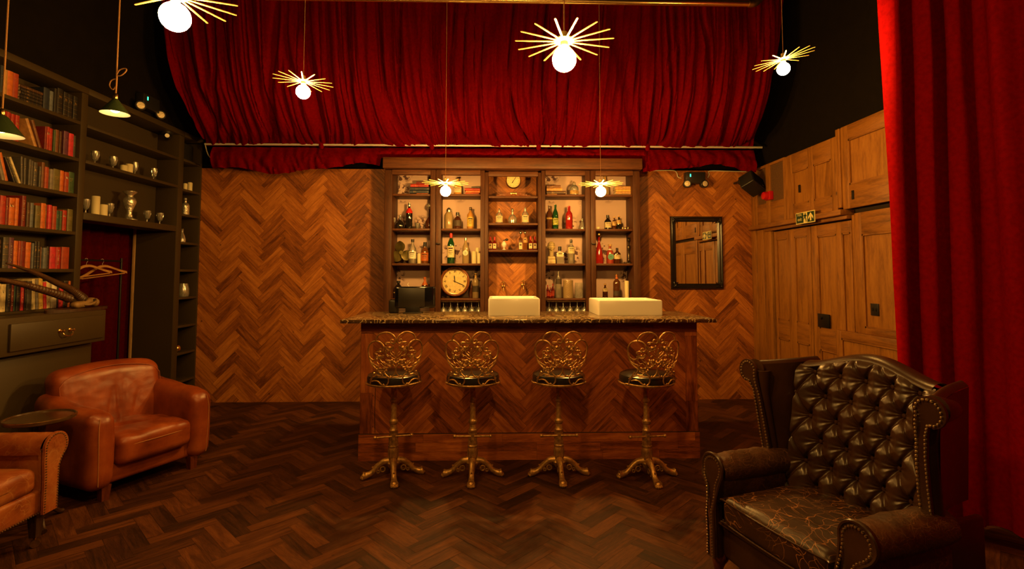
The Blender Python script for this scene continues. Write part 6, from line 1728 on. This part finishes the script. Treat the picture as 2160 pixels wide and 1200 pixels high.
# bust
t = thing('head_bust', 'old ivory coloured head bust with marked skull in the right bar cabinet', 'bust', (X_(1163), YI, C_+.0005)); IV = plain('aged_ivory', (.55,.42,.20), .4, var=.25, vscale=30)
mb = MB()
def fh(u, v):
    a = 2*PI*u; z = v
    prof = [(0,.62),(0.06,.60),(.10,.55)]
    return (0,0,0)
mb.ball((0,0,37*k), 8.2*k, 24, sc=(1,1.05,1.22)); mb.lathe([(4.5*k,14*k),(4.2*k,20*k),(5.0*k,28*k),(5.5*k,31*k)], n=18)
mb.tube(spline([(0,-8.0*k,38*k),(0,-9.6*k,34*k),(0,-8.2*k,32.5*k)], 4), [1.1*k]*4+[1.5*k]*5, 8); mb.ball((0,-6.4*k,30*k), 2.6*k, 10)
for s in (-1, 1): mb.ball((s*8*k,0,35*k), 2*k, 8, sc=(.5,1,1.5)); mb.ball((s*3*k,-7.6*k,37.5*k), 1.1*k, 8); mb.tube([(s*1.6*k,-8.4*k,40*k),(s*4.4*k,-7.8*k,40.2*k)], .55*k, 6)
mb.tube([(-2*k,-7.6*k,30.6*k),(0,-8.4*k,30.9*k),(2*k,-7.6*k,30.6*k)], .6*k, 6)
mb.rbox(0,0,11.5*k,17*k,10*k,8*k,3*k,3); mb.build('head', IV, t, smooth=60)
mb = MB(); mb.rbox(0,0,4.4*k,17*k,11*k,8.6*k,.8*k,2); mb.build('plinth', IV, t)
mb = MB()
for zz in (38.5, 42): mb.tube([(8.35*k*math.cos(a)*(1-.03*(zz-38)), 8.7*k*math.sin(a)*(1-.03*(zz-38)), zz*k+.0) for a in [-2.9+2.6*i/14 for i in range(15)]], .25*k, 5)
mb.build('painted_lines', INK, t)
bottle('square clear bottle with black lettered label and tall black cap beside the bust', 1181, 16, 36, C_, 'clear', 'square', 'black', 'cyl', 'cream', (.40,.66), fill=('paleclear', .4))
bottle('tall clear bottle with cream label and black top right of the square one', 1205, 15, 51, C_, 'clear', 'std', 'black', 'cyl', 'cream', (.42,.68), fill=('paleclear', .4))
bottle('conical decanter of red liquor with dark stopper', 1264, 19, 67, C_, 'red', 'cone', 'copper', 'ball', None, cat='decanter', name='decanter')
bottle('clear bottle with round teal label and orange top', 1287, 16, 41, C_, 'pink', 'stout', 'cork', 'short', 'teal', (.18,.52), neck=('white', .66, .80))
bottle('dark amber bottle with pale label left of the candlestick', 1302, 15, 33, C_, 'darkamber', 'std', 'black', 'cyl', 'cream', (.30,.56))
t = thing('candlestick', 'ornate dark metal candlestick at the right end of its shelf', 'candlestick', (X_(1326.5), YI, C_+.0005)); mb = MB(); PEW = plain('dark_pewter', (.10,.075,.05), .28, .9)
mb.lathe([(0,0),(10.5*k,0),(10.5*k,1.2*k),(8*k,2.6*k),(5*k,4*k),(3*k,6*k),(2*k,9*k),(3.2*k,13*k),(2*k,17*k),(1.5*k,24*k),(2.6*k,29*k),(4*k,34*k),(3.2*k,38*k),(1.6*k,40*k),(2*k,45*k),(4.2*k,49*k),(3.4*k,52*k),(5*k,55*k),(4*k,55.6*k),(0,53*k)], n=22); mb.build('stem', PEW, t)
for s in (0, 1, 2):
    a = s*2*PI/3+.5; mb = MB(); mb.tube(spline([(7*k*math.cos(a),7*k*math.sin(a),2.5*k),(10*k*math.cos(a),10*k*math.sin(a),3*k),(11*k*math.cos(a),11*k*math.sin(a),.8*k)], 4), .9*k, 6); mb.build('scroll_foot', PEW, t)
# fourth row
bottle('large dark jug bottle behind the till screen', 841, 20, 36, D_, 'black', 'jug', 'black', 'cyl', 'cream', (.30,.36))
t = thing('china_pot', 'small white lidded pot showing above the till screen', 'pot', (X_(861.5), YI, D_+.0005)); mb = MB()
mb.lathe([(0,0),(5*k,0),(6.5*k,4*k),(6.8*k,10*k),(5*k,14*k),(3.5*k,16*k),(2*k,19*k),(1.4*k,21*k),(0,22*k)], n=20); mb.tube(spline([(0,0,21*k),(1.2*k,0,25*k),(-1.2*k,0,28*k),(.8*k,0,32*k)], 5), .8*k, 8); mb.build('body', M['chalk'], t)
t = thing('glass_jar', 'small lidded glass jar right of the white pot', 'jar', (X_(876.5), YI, D_+.0005)); mb = MB()
mb.lathe([(0,0),(4.5*k,0),(5*k,2*k),(5*k,11*k),(3.5*k,14*k)], n=18); mb.build('body', G['paleclear'], t); mb = MB(); mb.lathe([(3.6*k,14*k),(3.8*k,15*k),(1*k,17*k),(0,17*k)], n=14); mb.ball((0,0,18.5*k), 1.6*k, 10); mb.build('lid', M['old_brass'], t)
bottle('dark bottle with orange foil neck right of the glass jar', 896.5, 15, 44, D_, 'darkamber', 'jug', 'orange', 'cyl', 'cream', (.30,.55), neck=('orange', .60, .98))
# round wall clock
def clock(name, label, px, py, Rpx, Y, facer, frame_mat, roman, hands, tick):
    p = at(px, py, Y=Y); t = thing(name, label, 'clock', (p.x, Y, p.z)); k_ = Y/F; R = Rpx*k_; rf = facer*k_
    Rx_ = Matrix.Rotation(PI/2, 3, 'X')
    mb = MB(); mb.lathe([(R*.96,-.045),(R,-.02),(R,.004),(R*.97,.014),(R*.90,.018),(rf+.012*R/.17,.012),(rf+.004,.010),(rf,.002)], n=56, M=Rx_, close=False); mb.lathe([(R*.96,-.045),(0,-.045)], n=56, M=Rx_, close=False); mb.build('case', frame_mat, t)
    mb = MB(); mb.lathe([(rf,.001),(0,.001)], n=48, M=Rx_, close=False); fc = mb.build('dial', plain('dial_'+name, (.66,.50,.22), .45, var=.18, vscale=40), t)
    mb = MB(); mb.tube([(rf*math.cos(a),-.011,rf*math.sin(a)) for a in [2*PI*i/48 for i in range(48)]], R*.022, 8, closed=True); mb.build('bezel', M['brass'], t)
    mk = MB()
    for h in range(12):
        a = PI/2 - 2*PI*h/12; q = {0:3,1:1,2:2,3:3,4:3,5:2,6:2,7:3,8:4,9:2,10:2,11:2}[h] if roman else 1
        for j in range(q):
            off = (j-(q-1)/2)*rf*.055; c, s_ = math.cos(a), math.sin(a)
            r0, r1 = rf*.70, rf*.88; tw = rf*.018 if roman else rf*.03
            if not roman: r0, r1 = rf*.74, rf*.84
            sk = (rf*.03*(1 if j % 2 else -1)) if (roman and h in (0,5,6,9,10,11) and j < 2) else 0
            P = [(c*r0 - s_*(off-tw+sk), s_*r0 + c*(off-tw+sk)), (c*r1 - s_*(off-tw-sk), s_*r1 + c*(off-tw-sk)), (c*r1 - s_*(off+tw-sk), s_*r1 + c*(off+tw-sk)), (c*r0 - s_*(off+tw+sk), s_*r0 + c*(off+tw+sk))]
            mk.prism(P, lambda x, z, d: (x, -.0012-d, z), 0, .0006)
    mk.build('numerals', INK, fc)
    for nm_, ang, ln, w in hands:
        a = math.radians(ang); c, s_ = math.cos(a), math.sin(a); mb = MB(); l = rf*ln; w = rf*w
        P = [(-c*l*.18 - s_*w*.6, -s_*l*.18 + c*w*.6), (c*l*.8 - s_*w, s_*l*.8 + c*w), (c*l, s_*l), (c*l*.8 + s_*w, s_*l*.8 - c*w), (-c*l*.18 + s_*w*.6, -s_*l*.18 - c*w*.6)]
        mb.prism(P, lambda x, z, d: (x, -.004-d, z), 0, .0015); mb.build(nm_, M['black_metal'], t)
    mb = MB(); mb.lathe([(rf*.05,.003),(rf*.05,.008),(0,.009)], n=14, M=Rx_); mb.build('hub', M['black_metal'], t)
    return t
MAH = wood('mahogany', (.08,.022,.006), (.20,.06,.015), (.30,.10,.03), rough=.25, axis='z', stretch=5)
clock('round_clock', 'large round mahogany framed clock with roman numerals on the lower bar shelf', 959.5, 593.5, 31.5, 6.0, 26.2, MAH, True, (('minute_hand', -24, .85, .03), ('hour_hand', 96, .50, .045)), 0)
tcl = clock('mantel_clock', 'small mantel clock with round face and wooden base on the top centre shelf', 1083, 381.5, 16.3, 5.98, 14.6, M['walnut'], False, (('minute_hand', 55, .70, .04), ('hour_hand', -122, .45, .06)), 0)
mb = MB(); kz = 2.4095-tcl.location.z; mb.bbox(-.20,.20,-.02,.075,kz,kz+.022,.004); mb.bbox(-.16,.16,-.01,.065,kz+.022,kz+.034,.004)
mb.prism([(-.13,kz+.034),(.13,kz+.034),(.055,kz+.062),(-.055,kz+.062)], lambda a, b_, d: (a, d, b_), .0, .05); mb.build('base', MAH, tcl)
mb = MB(); mb.bbox(-.035,.035,-.012,-.003,kz+.036,kz+.058,.001); mb.build('nameplate', M['brass'], tcl)
bottle('tall clear bottle with silver embossed body beside the round clock', 1003.5, 14, 54, D_, 'paleclear', 'std', 'black', 'cyl', 'dark', (.24,.48), neck=('gold', .80, .97))
bottle('dark brown bottle partly behind the round clock', 994, 9, 36, D_, 'brownglass', 'std', 'black', 'cyl', None, Y=YI+.09)
for i, (px, h_) in enumerate(((1155, 27), (1160.5, 22), (1166, 30))):
    bottle(('small red bitters bottle, left of three', 'small red bitters bottle, middle and lowest of three', 'small red bitters bottle, tallest of three')[i], px, 6, h_, D_, 'darkred', 'std', 'scarlet', 'cyl', 'red', (.15,.5), grp='small bitters bottles')
bottle('tall clear gin style bottle with dark blue label', 1178, 13.5, 56, D_, 'clear', 'std', 'silver', 'cyl', 'dark', (.52,.72), fill=('paleclear', .5))
t = thing('textured_glass_jar', 'wide dimpled glass jar right of the tall clear bottle', 'jar', (X_(1198), YI, D_+.0005)); r = 10.5*k
def jarf(u, v): a = 2*PI*u; rr = r*(1+.035*math.sin(u*2*PI*14)*math.sin(v*PI*16)); return (rr*math.cos(a), rr*math.sin(a), 37*k*v)
mb = MB(); mb.grid(84, 64, jarf, closed_u=True); mb.lathe([(0,.001),(r,0)], n=24, close=False); mb.build('body', G['paleclear'], t, smooth=80)
t = thing('fluted_glass_jar', 'ribbed clear glass jar half hidden by the cabinet post', 'jar', (X_(1221), YI, D_+.0005)); r = 8*k
def jarg(u, v): a = 2*PI*u; rr = r*(1+.05*math.cos(a*18)); return (rr*math.cos(a), rr*math.sin(a), 32*k*v)
mb = MB(); mb.grid(108, 2, jarg, closed_u=True); mb.lathe([(0,.001),(r,0)], n=24, close=False); mb.build('body', M['glass_cut'], t, smooth=80)
bottle('small corked bottle with brown liquor and cream label', 1276, 11, 30, D_, 'darkamber', 'stout', 'cork', 'short', 'cream', (.45,.68))
bottle('tall green brown bottle with copper neck near the right end', 1300.5, 15.5, 50, D_, 'brownglass', 'std', 'copper', 'cyl', 'dark', (.10,.30), neck=('orange', .80, 1.0))
candle('tall yellow pillar candle right of the copper necked bottle', X_(1321.5), YI, D_, 4.6*k, 36*k)
bottle('small red bottle at the right end of the lowest shelf', 1331, 6, 24, D_, 'darkred', 'std', 'scarlet', 'cyl', None)
# stemware hanging upside down under the lowest shelves, over the bar
def hung(px, Y, label, group):
    k_ = Y/F; t = thing('wine_glass', label, 'glass', (X_(px, Y), Y, D_-.030), 0, group)
    mb = MB(); mb.lathe([(0,-.002),(.030,-.003),(.031,-.001),(.004,-.008),(.0035,-.065),(.014,-.078),(.034,-.105),(.036,-.130),(.030,-.165),(.0285,-.165),(.0335,-.130),(.031,-.107),(.012,-.083),(0,-.080)], n=16, close=False); mb.build('bowl', M['glass_cut'], t)
for nm_, lo, hi, rg_ in (('left', 936, 1010, 'round clock'), ('right', 1158, 1232, 'dimpled glass jar')):
    for i in range(6):
        hung(lo+(hi-lo)*i/5, 5.93, f'upturned wine glass, {ORD[i]} from the left in the front row below the {rg_}', f'hanging wine glasses, front row below the {rg_}')
        hung(lo+5+(hi-lo-10)*i/5, 6.06, f'upturned wine glass, {ORD[i]} from the left in the back row below the {rg_}', f'hanging wine glasses, back row below the {rg_}')
    t = thing('glass_rack', f'thin metal rack holding upturned glasses below the {rg_}', 'rack', (X_((lo+hi)/2, 5.99), 5.99, D_-.0245)); w = (hi-lo)/2*KK(5.99)+.03
    for y in (-.115, -.005, .015, .125):
        mb = MB(); mb.tube([(-w, y, -.010), (w, y, -.010)], .0025, 6); mb.tube([(-w, y, -.010), (-w, y, .0)], .0025, 6); mb.tube([(w, y, -.010), (w, y, .0)], .0025, 6); mb.build('rack_rail', M['old_brass'], t)

# ------------------------------------------------------------------ till screen on the worktop
YT = 4.78; a_, b_ = at(833, 640, Y=YT), at(918, 640, Y=YT)
cxt = (a_.x+b_.x)/2; wt = (b_.x-a_.x)/2
t = thing('till_screen', 'black till screen with curved casing standing at the left of the bar worktop', 'till', (cxt, YT, 1.1475), math.radians(2))
GBK = plain('gloss_black_case', (.004,.004,.006), .12)
zb_, zt2 = .045, .245
mb = MB(); mb.rbox(.0,.0,(zb_+zt2)/2,2*wt,.05,zt2-zb_,.02,4, fn=lambda p: (p[0], p[1]+.9*max(0, p[0]-.10)**2*6, p[2])); mb.build('casing', GBK, t)
mb = MB(); mb.rbox(-.03,-.026,(zb_+zt2)/2,2*wt-.13,.004,zt2-zb_-.025,.002,2); mb.build('back_plate', M['black_plastic'], t)
mb = MB(); mb.rbox(-.02,.01,.035,.13,.07,.07,.006,2); mb.rbox(-.02,.02,.005,.17,.14,.01,.004,2); mb.build('stand', M['black_metal'], t)
t = thing('card_reader', 'small black card printer beside the left side of the till screen', 'card reader', (cxt-wt-.02, YT+.06, 1.1475))
mb = MB(); mb.rbox(0,0,.06,.085,.09,.12,.012,3); mb.build('body', M['black_plastic'], t)
mb = MB(); mb.rbox(0,-.0,.122,.06,.05,.006,.002,2); mb.build('lid', GBK, t)
